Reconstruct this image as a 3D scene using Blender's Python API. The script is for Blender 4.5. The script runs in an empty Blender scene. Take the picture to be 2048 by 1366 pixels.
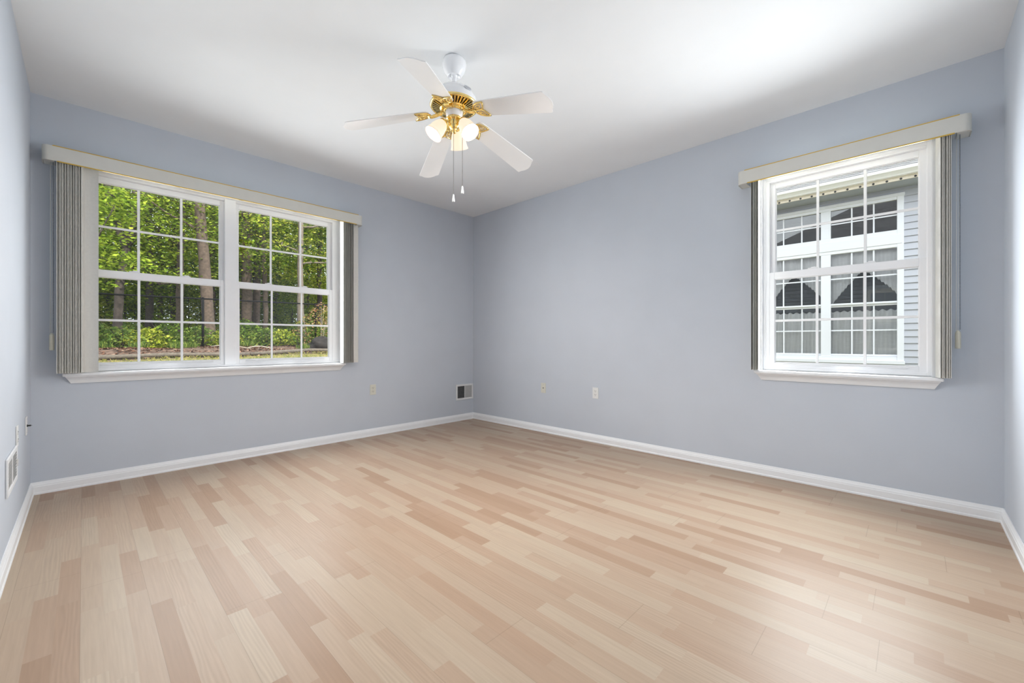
import bpy, bmesh, math, random
import numpy as np
from mathutils import Vector, Matrix

random.seed(7)
rng = np.random.default_rng(7)
C = bpy.context.scene.collection
SC = bpy.context.scene
PI = math.pi

# ------------------------------------------------------------------ camera
H = 2.74                                   # ceiling height
cam_d = bpy.data.cameras.new('camera')
cam = bpy.data.objects.new('camera', cam_d)
C.objects.link(cam)
cam_d.sensor_width = 36.0
cam_d.lens = 36.0 * 830.0 / 2048.0
cam_d.clip_start = 0.02
cam_d.clip_end = 300
cam.location = (4.314, -3.696, 1.046)
cam.rotation_euler = (PI / 2, 0, math.atan2(0.6958, 0.7182))
SC.camera = cam

# ------------------------------------------------------------------ colour management
SC.view_settings.view_transform = 'Standard'
SC.view_settings.look = 'None'
SC.view_settings.exposure = 0.06
SC.view_settings.gamma = 1.0
SC.view_settings.use_curve_mapping = False
try:
    SC.cycles.use_denoising = True
    SC.cycles.max_bounces = 10
    SC.cycles.diffuse_bounces = 6
    SC.cycles.transparent_max_bounces = 16
    SC.cycles.sample_clamp_indirect = 6.0
except Exception:
    pass

# ------------------------------------------------------------------ sky and sun
world = bpy.data.worlds.new('sky')
SC.world = world
world.use_nodes = True
wn = world.node_tree
bg = wn.nodes['Background']
bg.inputs['Color'].default_value = (0.91, 0.95, 1.0, 1)
bg.inputs['Strength'].default_value = 3.1

sun_d = bpy.data.lights.new('sun', 'SUN')
sun = bpy.data.objects.new('sun', sun_d)
C.objects.link(sun)
sun_d.energy = 7.5
sun_d.angle = math.radians(3)
sun_d.color = (1.0, 0.95, 0.84)
sun.rotation_euler = Vector((-0.90, -0.10, -0.85)).to_track_quat('-Z', 'Y').to_euler()


def fill_lamp(name, loc, sx, sy, rot, power, col):
    d = bpy.data.lights.new(name, 'AREA')
    d.shape = 'RECTANGLE'
    d.size = sx
    d.size_y = sy
    d.energy = power
    d.color = col
    d.spread = math.radians(150)
    o = bpy.data.objects.new(name, d)
    C.objects.link(o)
    o.location = loc
    o.rotation_euler = rot
    return o


# added fill lamps just inside both windows, standing in for light from outside
TILT = math.radians(9)
YAW = math.radians(12)  # turns the added lamps away from the near walls
NL = 8
for k in range(NL):
    zz = 0.835 + 1.47 * (k + 0.5) / NL
    for c in range(4):
        yy = -2.725 + 1.76 * ((c + 0.5) / 4 - 0.5)
        fill_lamp('window_fill_lamp', (0.022, yy, zz), 1.47 / NL, 0.44, (0, -PI / 2 + TILT, YAW), 38.0 / NL / 4, (0.93, 0.975, 1.0))
    for c in range(2):
        xx = 3.925 + 0.88 * ((c + 0.5) / 2 - 0.5)
        fill_lamp('window_fill_lamp', (xx, -0.022, zz), 0.44, 1.47 / NL, (-PI / 2 + TILT, 0, -YAW), 46.0 / NL / 2, (0.93, 0.975, 1.0))

# ------------------------------------------------------------------ materials
M = {}


def nodes(m):
    m.use_nodes = True
    return m.node_tree, m.node_tree.nodes, m.node_tree.links


def mat(name, col, rough=0.5, metal=0.0, spec=0.5, noise=0.0, nscale=20.0, bump=0.0, bscale=200.0):
    m = bpy.data.materials.new(name)
    t, n, l = nodes(m)
    b = n['Principled BSDF']
    b.inputs['Base Color'].default_value = (*col, 1)
    b.inputs['Roughness'].default_value = rough
    b.inputs['Metallic'].default_value = metal
    b.inputs['Specular IOR Level'].default_value = spec
    tc = n.new('ShaderNodeTexCoord')
    if noise > 0:
        nz = n.new('ShaderNodeTexNoise')
        nz.inputs['Scale'].default_value = nscale
        nz.inputs['Detail'].default_value = 4
        l.new(tc.outputs['Object'], nz.inputs['Vector'])
        r = n.new('ShaderNodeValToRGB')
        r.color_ramp.elements[0].position = 0.3
        r.color_ramp.elements[1].position = 0.7
        r.color_ramp.elements[0].color = (*[c * (1 - noise) for c in col], 1)
        r.color_ramp.elements[1].color = (*[min(1, c * (1 + noise)) for c in col], 1)
        l.new(nz.outputs['Fac'], r.inputs['Fac'])
        l.new(r.outputs['Color'], b.inputs['Base Color'])
    if bump > 0:
        nb = n.new('ShaderNodeTexNoise')
        nb.inputs['Scale'].default_value = bscale
        l.new(tc.outputs['Object'], nb.inputs['Vector'])
        bp = n.new('ShaderNodeBump')
        bp.inputs['Strength'].default_value = bump
        bp.inputs['Distance'].default_value = 0.002
        l.new(nb.outputs['Fac'], bp.inputs['Height'])
        l.new(bp.outputs['Normal'], b.inputs['Normal'])
    M[name] = m
    return m


mat('wall_paint', (0.565, 0.603, 0.660), 0.8, spec=0.02, noise=0.015, nscale=3, bump=0.12, bscale=160)
mat('ceiling_paint', (0.84, 0.852, 0.86), 0.9, spec=0.2, noise=0.01, nscale=4)
mat('trim_paint', (0.86, 0.87, 0.88), 0.38, noise=0.01, nscale=8)
mat('vinyl', (0.86, 0.86, 0.87), 0.35, noise=0.01, nscale=10)
mat('grille_white', (0.88, 0.88, 0.88), 0.4, noise=0.01, nscale=10)
mat('ivory', (0.66, 0.65, 0.60), 0.45, noise=0.02, nscale=12)
mat('gold_trim', (0.62, 0.40, 0.06), 0.3, metal=0.35, noise=0.05, nscale=30)
mat('vane', (0.68, 0.67, 0.63), 0.5, noise=0.03, nscale=60, bump=0.2, bscale=400)
mat('cord', (0.70, 0.70, 0.68), 0.7, noise=0.03, nscale=100)
mat('chain_grey', (0.16, 0.18, 0.21), 0.35, metal=0.5, noise=0.1, nscale=80)
mat('tassel', (0.60, 0.58, 0.48), 0.4, noise=0.03, nscale=40)
mat('fan_white', (0.92, 0.92, 0.93), 0.22, noise=0.008, nscale=6)
mat('blade_white', (0.93, 0.93, 0.925), 0.35, noise=0.01, nscale=8)
mat('brass', (0.95, 0.71, 0.27), 0.20, metal=1.0, noise=0.06, nscale=25)
mat('medallion_grey', (0.62, 0.63, 0.66), 0.3, noise=0.01, nscale=40)
mat('dark_slot', (0.045, 0.02, 0.01), 0.7, noise=0.1, nscale=40)
mat('steel_chain', (0.16, 0.15, 0.14), 0.4, metal=0.6, noise=0.08, nscale=80)
mat('acrylic', (0.90, 0.90, 0.90), 0.1, noise=0.01, nscale=40)
mat('plate_ivory', (0.66, 0.65, 0.57), 0.4, noise=0.015, nscale=60)
mat('plate_white', (0.78, 0.78, 0.76), 0.4, noise=0.015, nscale=60)
mat('slot_dark', (0.02, 0.02, 0.02), 0.6, noise=0.1, nscale=60)
mat('register_white', (0.78, 0.78, 0.78), 0.4, noise=0.015, nscale=30)
mat('register_grey', (0.46, 0.46, 0.45), 0.5, noise=0.03, nscale=40)
mat('duct_dark', (0.05, 0.052, 0.055), 0.7, noise=0.1, nscale=30)
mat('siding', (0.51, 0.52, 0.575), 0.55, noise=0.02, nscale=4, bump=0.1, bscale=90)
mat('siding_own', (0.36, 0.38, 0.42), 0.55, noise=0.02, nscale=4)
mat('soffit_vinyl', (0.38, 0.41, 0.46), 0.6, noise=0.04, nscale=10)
mat('soffit_edge', (0.80, 0.72, 0.60), 0.6, noise=0.10, nscale=18)
mat('gutter_white', (0.78, 0.77, 0.74), 0.35, noise=0.02, nscale=8)
mat('neighbor_trim', (0.80, 0.81, 0.86), 0.4, noise=0.01, nscale=6)
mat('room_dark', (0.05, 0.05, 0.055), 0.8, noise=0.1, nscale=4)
mat('bark', (0.080, 0.056, 0.042), 0.9, noise=0.35, nscale=14, bump=0.9, bscale=28)
mat('bark_dark', (0.045, 0.034, 0.028), 0.9, noise=0.35, nscale=14, bump=0.9, bscale=28)
mat('bark_pale', (0.125, 0.102, 0.082), 0.9, noise=0.25, nscale=18, bump=0.6, bscale=30)
mat('fence_black', (0.008, 0.008, 0.009), 0.85, spec=0.1, noise=0.1, nscale=40)
mat('log_wood', (0.095, 0.078, 0.062), 0.9, noise=0.3, nscale=22, bump=0.8, bscale=40)
mat('stump_dark', (0.016, 0.013, 0.012), 0.95, noise=0.5, nscale=14, bump=1.0, bscale=20)
mat('twig', (0.42, 0.37, 0.30), 0.9, noise=0.15, nscale=20)


def ground_mat():
    m = bpy.data.materials.new('forest_floor')
    t, n, l = nodes(m)
    b = n['Principled BSDF']
    b.inputs['Roughness'].default_value = 0.95
    tc = n.new('ShaderNodeTexCoord')
    nz = n.new('ShaderNodeTexNoise')
    nz.inputs['Scale'].default_value = 9
    nz.inputs['Detail'].default_value = 8
    l.new(tc.outputs['Object'], nz.inputs['Vector'])
    r = n.new('ShaderNodeValToRGB')
    e = r.color_ramp.elements
    e[0].position, e[0].color = 0.30, (0.035, 0.02, 0.014, 1)
    e[1].position, e[1].color = 0.72, (0.15, 0.095, 0.068, 1)
    k = e.new(0.5)
    k.color = (0.085, 0.048, 0.034, 1)
    l.new(nz.outputs['Fac'], r.inputs['Fac'])
    # grass strip near the house
    sx = n.new('ShaderNodeSeparateXYZ')
    l.new(tc.outputs['Object'], sx.inputs['Vector'])
    mr = n.new('ShaderNodeMapRange')
    mr.inputs['From Min'].default_value = -7.0
    mr.inputs['From Max'].default_value = -6.7
    l.new(sx.outputs['X'], mr.inputs['Value'])
    nz2 = n.new('ShaderNodeTexNoise')
    nz2.inputs['Scale'].default_value = 6
    nz2.inputs['Detail'].default_value = 6
    l.new(tc.outputs['Object'], nz2.inputs['Vector'])
    r2 = n.new('ShaderNodeValToRGB')
    f = r2.color_ramp.elements
    f[0].position, f[0].color = 0.3, (0.07, 0.085, 0.02, 1)
    f[1].position, f[1].color = 0.7, (0.22, 0.18, 0.065, 1)
    l.new(nz2.outputs['Fac'], r2.inputs['Fac'])
    mx = n.new('ShaderNodeMixRGB')
    l.new(mr.outputs['Result'], mx.inputs['Fac'])
    l.new(r.outputs['Color'], mx.inputs['Color1'])
    l.new(r2.outputs['Color'], mx.inputs['Color2'])
    l.new(mx.outputs['Color'], b.inputs['Base Color'])
    M['forest_floor'] = m


ground_mat()


def leaf_mat(name, stops, trans=0.45):
    m = bpy.data.materials.new(name)
    t, n, l = nodes(m)
    n.remove(n['Principled BSDF'])
    out = n['Material Output']
    g = n.new('ShaderNodeNewGeometry')
    r = n.new('ShaderNodeValToRGB')
    e = r.color_ramp.elements
    e[0].position, e[0].color = stops[0][0], (*stops[0][1], 1)
    e[1].position, e[1].color = stops[-1][0], (*stops[-1][1], 1)
    for p, c in stops[1:-1]:
        k = e.new(p)
        k.color = (*c, 1)
    l.new(g.outputs['Random Per Island'], r.inputs['Fac'])
    d = n.new('ShaderNodeBsdfDiffuse')
    tr = n.new('ShaderNodeBsdfTranslucent')
    mx = n.new('ShaderNodeMixShader')
    mx.inputs['Fac'].default_value = trans
    l.new(r.outputs['Color'], d.inputs['Color'])
    l.new(r.outputs['Color'], tr.inputs['Color'])
    l.new(d.outputs[0], mx.inputs[1])
    l.new(tr.outputs[0], mx.inputs[2])
    l.new(mx.outputs[0], out.inputs['Surface'])
    M[name] = m


leaf_mat('leaf_green', [(0.0, (0.06, 0.10, 0.015)), (0.45, (0.19, 0.29, 0.03)), (1.0, (0.42, 0.50, 0.06))])
leaf_mat('leaf_yellow', [(0.0, (0.14, 0.20, 0.02)), (0.5, (0.36, 0.42, 0.04)), (1.0, (0.62, 0.60, 0.12))])
leaf_mat('leaf_dark', [(0.0, (0.03, 0.06, 0.010)), (0.6, (0.10, 0.17, 0.025)), (1.0, (0.24, 0.32, 0.05))])
leaf_mat('leaf_fern', [(0.0, (0.05, 0.09, 0.02)), (0.5, (0.13, 0.21, 0.05)), (1.0, (0.36, 0.40, 0.09))])
leaf_mat('leaf_red', [(0.0, (0.10, 0.16, 0.03)), (0.5, (0.26, 0.22, 0.07)), (0.75, (0.36, 0.17, 0.10)), (1.0, (0.55, 0.36, 0.22))])
leaf_mat('leaf_litter', [(0.0, (0.045, 0.022, 0.015)), (0.5, (0.12, 0.062, 0.042)), (1.0, (0.28, 0.18, 0.13))], 0.1)
leaf_mat('grass_blade', [(0.0, (0.08, 0.12, 0.02)), (0.5, (0.22, 0.24, 0.05)), (1.0, (0.50, 0.42, 0.16))], 0.3)


def glass_mat(name, ior, tint=(1, 1, 1), rmin=0.0):
    m = bpy.data.materials.new(name)
    t, n, l = nodes(m)
    n.remove(n['Principled BSDF'])
    out = n['Material Output']
    fr = n.new('ShaderNodeFresnel')
    fr.inputs['IOR'].default_value = ior
    ad = n.new('ShaderNodeMath')
    ad.operation = 'ADD'
    ad.use_clamp = True
    ad.inputs[1].default_value = rmin
    l.new(fr.outputs[0], ad.inputs[0])
    tr = n.new('ShaderNodeBsdfTransparent')
    tr.inputs['Color'].default_value = (*tint, 1)
    gl = n.new('ShaderNodeBsdfGlossy')
    gl.inputs['Roughness'].default_value = 0.0
    mx = n.new('ShaderNodeMixShader')
    l.new(ad.outputs[0], mx.inputs['Fac'])
    l.new(tr.outputs[0], mx.inputs[1])
    l.new(gl.outputs[0], mx.inputs[2])
    l.new(mx.outputs[0], out.inputs['Surface'])
    M[name] = m


glass_mat('pane_glass', 1.35, (0.97, 0.985, 0.98))
glass_mat('neighbor_glass', 1.45, (0.98, 0.985, 0.99), 0.055)


def shade_mat(name, emit, col, tcol):
    m = bpy.data.materials.new(name)
    t, n, l = nodes(m)
    n.remove(n['Principled BSDF'])
    out = n['Material Output']
    d = n.new('ShaderNodeBsdfDiffuse')
    d.inputs['Color'].default_value = (0.86, 0.82, 0.79, 1)
    tr = n.new('ShaderNodeBsdfTranslucent')
    tr.inputs['Color'].default_value = (*tcol, 1)
    mx = n.new('ShaderNodeMixShader')
    mx.inputs['Fac'].default_value = 0.4
    l.new(d.outputs[0], mx.inputs[1])
    l.new(tr.outputs[0], mx.inputs[2])
    last = mx
    if emit > 0:
        em = n.new('ShaderNodeEmission')
        em.inputs['Color'].default_value = (*col, 1)
        em.inputs['Strength'].default_value = emit
        ad = n.new('ShaderNodeAddShader')
        l.new(mx.outputs[0], ad.inputs[0])
        l.new(em.outputs[0], ad.inputs[1])
        last = ad
    l.new(last.outputs[0], out.inputs['Surface'])
    M[name] = m


def emit_mat(name, col, s):
    m = bpy.data.materials.new(name)
    t, n, l = nodes(m)
    n.remove(n['Principled BSDF'])
    em = n.new('ShaderNodeEmission')
    em.inputs['Color'].default_value = (*col, 1)
    em.inputs['Strength'].default_value = s
    l.new(em.outputs[0], n['Material Output'].inputs['Surface'])
    M[name] = m


shade_mat('shade_lit', 0.72, (1.0, 0.80, 0.55), (0.010, 0.007, 0.0045))
shade_mat('shade_unlit', 0.0, (1, 1, 1), (0.9, 0.84, 0.79))
emit_mat('bulb_lit', (1.0, 0.90, 0.83), 2300)
mat('bulb_off', (0.85, 0.84, 0.80), 0.2, noise=0.01, nscale=30)


def sheer_mat():
    m = bpy.data.materials.new('sheer_curtain')
    t, n, l = nodes(m)
    n.remove(n['Principled BSDF'])
    out = n['Material Output']
    tc = n.new('ShaderNodeTexCoord')
    mp = n.new('ShaderNodeMapping')
    mp.inputs['Scale'].default_value = (6, 6, 30)
    nz = n.new('ShaderNodeTexNoise')
    nz.inputs['Scale'].default_value = 3
    nz.inputs['Detail'].default_value = 5
    l.new(tc.outputs['Object'], mp.inputs['Vector'])
    l.new(mp.outputs['Vector'], nz.inputs['Vector'])
    r = n.new('ShaderNodeValToRGB')
    r.color_ramp.elements[0].position = 0.3
    r.color_ramp.elements[1].position = 0.7
    r.color_ramp.elements[0].color = (0.86, 0.85, 0.84, 1)
    r.color_ramp.elements[1].color = (0.96, 0.95, 0.945, 1)
    l.new(nz.outputs['Fac'], r.inputs['Fac'])
    d = n.new('ShaderNodeBsdfDiffuse')
    l.new(r.outputs['Color'], d.inputs['Color'])
    tr = n.new('ShaderNodeBsdfTransparent')
    mx = n.new('ShaderNodeMixShader')
    mx.inputs['Fac'].default_value = 0.04
    l.new(d.outputs[0], mx.inputs[1])
    l.new(tr.outputs[0], mx.inputs[2])
    l.new(mx.outputs[0], out.inputs['Surface'])
    M['sheer_curtain'] = m


sheer_mat()


def shingle_mat():
    m = bpy.data.materials.new('shingle')
    t, n, l = nodes(m)
    b = n['Principled BSDF']
    b.inputs['Roughness'].default_value = 0.9
    tc = n.new('ShaderNodeTexCoord')
    br = n.new('ShaderNodeTexBrick')
    br.inputs['Color1'].default_value = (0.12, 0.12, 0.13, 1)
    br.inputs['Color2'].default_value = (0.17, 0.17, 0.18, 1)
    br.inputs['Mortar'].default_value = (0.05, 0.05, 0.055, 1)
    br.inputs['Scale'].default_value = 1.0
    br.inputs['Mortar Size'].default_value = 0.012
    br.inputs['Brick Width'].default_value = 0.32
    br.inputs['Row Height'].default_value = 0.14
    sx = n.new('ShaderNodeSeparateXYZ')
    l.new(tc.outputs['Object'], sx.inputs['Vector'])
    cb = n.new('ShaderNodeCombineXYZ')
    ad = n.new('ShaderNodeMath')
    ad.operation = 'ADD'
    l.new(sx.outputs['X'], ad.inputs[0])
    l.new(sx.outputs['Y'], ad.inputs[1])
    ml = n.new('ShaderNodeMath')
    ml.operation = 'MULTIPLY'
    ml.inputs[1].default_value = 2.0
    l.new(sx.outputs['Z'], ml.inputs[0])
    l.new(ad.outputs[0], cb.inputs['X'])
    l.new(ml.outputs[0], cb.inputs['Y'])
    l.new(cb.outputs[0], br.inputs['Vector'])
    l.new(br.outputs['Color'], b.inputs['Base Color'])
    M['shingle'] = m


shingle_mat()


def floor_mat():
    m = bpy.data.materials.new('laminate')
    t, n, l = nodes(m)
    b = n['Principled BSDF']
    tc = n.new('ShaderNodeTexCoord')
    sx = n.new('ShaderNodeSeparateXYZ')
    l.new(tc.outputs['Object'], sx.inputs['Vector'])

    def math_(op, a, bb=None, c=None):
        k = n.new('ShaderNodeMath')
        k.operation = op
        for i, v in enumerate((a, bb, c)):
            if v is None:
                continue
            if isinstance(v, (int, float)):
                k.inputs[i].default_value = v
            else:
                l.new(v, k.inputs[i])
        return k.outputs[0]

    def white(v, dim='1D', w=None):
        k = n.new('ShaderNodeTexWhiteNoise')
        k.noise_dimensions = dim
        if dim == '1D':
            l.new(v, k.inputs['W'])
        else:
            l.new(v, k.inputs['Vector'])
        return k

    X, Y = sx.outputs['X'], sx.outputs['Y']
    SW, SL = 0.065, 0.56
    row = math_('FLOOR', math_('DIVIDE', Y, SW))
    rw = white(row)
    u = math_('ADD', math_('DIVIDE', X, SL), math_('MULTIPLY', rw.outputs['Value'], 17.0))
    # uneven strip lengths
    u = math_('ADD', u, math_('MULTIPLY', math_('SINE', math_('MULTIPLY', u, 2.1)), 0.16))
    cell = math_('FLOOR', u)
    cb = n.new('ShaderNodeCombineXYZ')
    l.new(cell, cb.inputs['X'])
    l.new(row, cb.inputs['Y'])
    cw = white(cb.outputs[0], '3D')
    ramp = n.new('ShaderNodeValToRGB')
    e = ramp.color_ramp.elements
    e[0].position, e[0].color = 0.0, (0.335, 0.222, 0.150, 1)
    e[1].position, e[1].color = 1.0, (0.432, 0.345, 0.258, 1)
    k = e.new(0.22)
    k.color = (0.382, 0.268, 0.190, 1)
    k = e.new(0.62)
    k.color = (0.405, 0.302, 0.220, 1)
    l.new(cw.outputs['Value'], ramp.inputs['Fac'])
    # fine grain, shifted per strip
    gv = n.new('ShaderNodeCombineXYZ')
    l.new(math_('ADD', math_('MULTIPLY', X, 5.0), math_('MULTIPLY', cw.outputs['Value'], 90.0)), gv.inputs['X'])
    l.new(math_('MULTIPLY', Y, 130.0), gv.inputs['Y'])
    l.new(math_('MULTIPLY', cell, 3.7), gv.inputs['Z'])
    gn = n.new('ShaderNodeTexNoise')
    gn.inputs['Scale'].default_value = 1.0
    gn.inputs['Detail'].default_value = 4
    l.new(gv.outputs[0], gn.inputs['Vector'])
    # cathedral figure on some strips
    wv = n.new('ShaderNodeCombineXYZ')
    l.new(math_('ADD', math_('MULTIPLY', X, 1.1), math_('MULTIPLY', cw.outputs['Value'], 50.0)), wv.inputs['X'])
    l.new(math_('ADD', math_('MULTIPLY', Y, 10.0), math_('MULTIPLY', cw.outputs['Value'], 31.0)), wv.inputs['Y'])
    wa = n.new('ShaderNodeTexWave')
    wa.wave_type = 'BANDS'
    wa.bands_direction = 'Y'
    wa.inputs['Scale'].default_value = 2.6
    wa.inputs['Distortion'].default_value = 9.0
    wa.inputs['Detail'].default_value = 1.5
    wa.inputs['Detail Scale'].default_value = 0.9
    l.new(wv.outputs[0], wa.inputs['Vector'])
    cr2 = white(math_('ADD', math_('MULTIPLY', cell, 7.31), math_('MULTIPLY', row, 3.17)))
    sel = math_('GREATER_THAN', cr2.outputs['Value'], 0.66)
    fig = math_('MULTIPLY', math_('MULTIPLY', math_('SUBTRACT', wa.outputs['Fac'], 0.5), sel), 0.085)
    grain = math_('MULTIPLY', math_('SUBTRACT', gn.outputs['Fac'], 0.5), 0.24)
    tot = math_('ADD', math_('ADD', fig, grain), 1.0)
    # seams: strip edge, board edge
    fy = math_('FRACT', math_('DIVIDE', Y, SW * 3))
    sy = math_('GREATER_THAN', math_('ABSOLUTE', math_('SUBTRACT', fy, 0.5)), 0.4955)
    brow = math_('FLOOR', math_('DIVIDE', Y, SW * 3))
    bw = white(math_('ADD', brow, 0.37))
    fx = math_('FRACT', math_('ADD', math_('DIVIDE', X, 1.29), bw.outputs['Value']))
    sxx = math_('GREATER_THAN', math_('ABSOLUTE', math_('SUBTRACT', fx, 0.5)), 0.4991)
    seam = math_('SUBTRACT', 1.0, math_('MULTIPLY', math_('MAXIMUM', sy, sxx), 0.22))
    tot = math_('MULTIPLY', tot, seam)
    mx = n.new('ShaderNodeVectorMath')
    mx.operation = 'SCALE'
    l.new(ramp.outputs['Color'], mx.inputs[0])
    l.new(tot, mx.inputs['Scale'])
    l.new(mx.outputs[0], b.inputs['Base Color'])
    b.inputs['Roughness'].default_value = 0.38
    b.inputs['Specular IOR Level'].default_value = 0.16
    M['laminate'] = m


floor_mat()


# ------------------------------------------------------------------ mesh helpers
class MB:
    def __init__(s):
        s.v = []
        s.f = []
        s.mi = []
        s.sm = []

    def add(s, verts, faces, mi=0, smooth=False, mtx=None):
        o = len(s.v)
        for p in verts:
            s.v.append(tuple(mtx @ Vector(p)) if mtx is not None else tuple(p))
        for f in faces:
            s.f.append(tuple(i + o for i in f))
            s.mi.append(mi)
            s.sm.append(smooth)
        return s

    def box(s, a, b, mi=0, mtx=None):
        x0, x1 = min(a[0], b[0]), max(a[0], b[0])
        y0, y1 = min(a[1], b[1]), max(a[1], b[1])
        z0, z1 = min(a[2], b[2]), max(a[2], b[2])
        v = [(x0, y0, z0), (x1, y0, z0), (x1, y1, z0), (x0, y1, z0), (x0, y0, z1), (x1, y0, z1), (x1, y1, z1), (x0, y1, z1)]
        f = [(0, 3, 2, 1), (4, 5, 6, 7), (0, 1, 5, 4), (1, 2, 6, 5), (2, 3, 7, 6), (3, 0, 4, 7)]
        return s.add(v, f, mi, False, mtx)

    def prism(s, poly, a, b, mi=0, smooth=False, mtx=None):
        """closed polygon of 3-D points swept from offset a to offset b (vectors)"""
        n = len(poly)
        a, b = Vector(a), Vector(b)
        v = [Vector(p) + a for p in poly] + [Vector(p) + b for p in poly]
        f = [(i, (i + 1) % n, n + (i + 1) % n, n + i) for i in range(n)]
        s.add(v, f, mi, smooth, mtx)
        o = len(s.v) - 2 * n
        s.f.append(tuple(o + i for i in reversed(range(n))))
        s.f.append(tuple(o + n + i for i in range(n)))
        s.mi += [mi, mi]
        s.sm += [False, False]
        return s

    def lathe(s, prof, n=32, mi=0, smooth=True, mtx=None, a0=0.0, a1=2 * PI):
        full = abs(a1 - a0 - 2 * PI) < 1e-6
        m = n if full else n + 1
        v = []
        for (r, z) in prof:
            for i in range(m):
                a = a0 + (a1 - a0) * i / n
                v.append((r * math.cos(a), r * math.sin(a), z))
        f = []
        for j in range(len(prof) - 1):
            for i in range(n):
                i2 = (i + 1) % m
                f.append((j * m + i, j * m + i2, (j + 1) * m + i2, (j + 1) * m + i))
        return s.add(v, f, mi, smooth, mtx)

    def tube(s, pts, rad, n=8, mi=0, smooth=True, cap=True):
        pts = [Vector(p) for p in pts]
        if isinstance(rad, (int, float)):
            rad = [rad] * len(pts)
        v = []
        ref = Vector((0, 0, 1))
        for i, p in enumerate(pts):
            d = (pts[min(i + 1, len(pts) - 1)] - pts[max(i - 1, 0)]).normalized()
            r = ref if abs(d.dot(ref)) < 0.95 else Vector((1, 0, 0))
            a = d.cross(r).normalized()
            b = d.cross(a).normalized()
            for k in range(n):
                t = 2 * PI * k / n
                v.append(p + (a * math.cos(t) + b * math.sin(t)) * rad[i])
        f = []
        for i in range(len(pts) - 1):
            for k in range(n):
                k2 = (k + 1) % n
                f.append((i * n + k, i * n + k2, (i + 1) * n + k2, (i + 1) * n + k))
        if cap:
            f.append(tuple(range(n - 1, -1, -1)))
            f.append(tuple((len(pts) - 1) * n + k for k in range(n)))
        return s.add(v, f, mi, smooth)

    def sphere(s, c, r, n=16, m=10, mi=0, sz=1.0):
        prof = [(max(1e-4, r * math.sin(PI * j / m)), -r * sz * math.cos(PI * j / m)) for j in range(m + 1)]
        return s.lathe(prof, n, mi, True, Matrix.Translation(c))

    def build(s, name, mats, parent=None, bevel=0.0, seg=2, fix=True):
        me = bpy.data.meshes.new(name)
        me.from_pydata(s.v, [], s.f)
        for m_ in (mats if isinstance(mats, (list, tuple)) else [mats]):
            me.materials.append(M[m_])
        me.polygons.foreach_set('material_index', s.mi)
        me.polygons.foreach_set('use_smooth', s.sm)
        if fix:
            bm = bmesh.new()
            bm.from_mesh(me)
            bmesh.ops.recalc_face_normals(bm, faces=bm.faces)
            bm.to_mesh(me)
            bm.free()
        me.update()
        o = bpy.data.objects.new(name, me)
        C.objects.link(o)
        if parent is not None:
            o.parent = parent
            o.matrix_parent_inverse = Matrix.Translation(-parent.location)
        if bevel > 0:
            bv = o.modifiers.new('bevel', 'BEVEL')
            bv.width = bevel
            bv.segments = seg
            bv.limit_method = 'ANGLE'
            bv.angle_limit = math.radians(40)
        return o


def thing(name, label, cat, loc=(0, 0, 0), group=None):
    o = bpy.data.objects.new(name, None)
    o.empty_display_size = 0.1
    C.objects.link(o)
    o.location = loc
    o['label'] = label
    o['category'] = cat
    if group:
        o['group'] = group
    return o


def tag(o, label, cat, group=None, kind=None):
    o['label'] = label
    o['category'] = cat
    if group:
        o['group'] = group
    if kind:
        o['kind'] = kind
    return o


def struct(o, label=None):
    o['kind'] = 'structure'
    if label:
        o['label'] = label
    return o


def wall_box_with_hole(mb, axis, t0, t1, lo, hi, z0, z1, hole, mi=0):
    """slab between t0..t1 on the thin axis, lo..hi on the long one, with a rectangular hole"""
    def bx(l0, l1, a, b):
        if axis == 'x':
            mb.box((t0, l0, a), (t1, l1, b), mi)
        else:
            mb.box((l0, t0, a), (l1, t1, b), mi)
    h0, h1, hz0, hz1 = hole
    bx(lo, h0, z0, z1)
    bx(h1, hi, z0, z1)
    bx(h0, h1, z0, hz0)
    bx(h0, h1, hz1, z1)


# ------------------------------------------------------------------ room shell
RX, RY = 4.688, -3.948          # room spans x 0..RX, y RY..0
TW = 0.13
LH = (-3.774, -1.781, 0.822, 2.338)      # opening in the left wall (y0,y1,z0,z1)
RH = (3.437, 4.413, 0.822, 2.338)        # opening in the right wall (x0,x1,z0,z1)

struct(MB().box((-TW, RY - TW, -0.10), (RX + TW, TW, 0)).build('floor', 'laminate'), 'pale beech strip laminate floor')
struct(MB().box((-TW, RY - TW, H), (RX + TW, TW, H + 0.10)).build('ceiling', 'ceiling_paint'), 'flat white ceiling')
mb = MB()
wall_box_with_hole(mb, 'x', -TW, 0, RY - TW, TW, 0, H, LH)
struct(mb.build('wall_left', 'wall_paint'), 'blue grey wall with the double window')
mb = MB()
wall_box_with_hole(mb, 'y', 0, TW, 0, RX + TW, 0, H, RH)
struct(mb.build('wall_right', 'wall_paint'), 'blue grey wall with the single window')
struct(MB().box((0, RY - TW, 0), (RX + TW, RY, H)).build('wall_front', 'wall_paint'), 'blue grey wall at the left edge')
struct(MB().box((RX, RY, 0), (RX + TW, 0, H)).build('wall_back', 'wall_paint'), 'blue grey wall at the right edge')

# baseboards: colonial profile with a shoe
BP = [(0.0, 0.0), (0.017, 0.0), (0.017, 0.010), (0.0135, 0.016), (0.0135, 0.052), (0.011, 0.057), (0.011, 0.062),
      (0.007, 0.070), (0.004, 0.079), (0.003, 0.083), (0.0, 0.083)]


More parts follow.
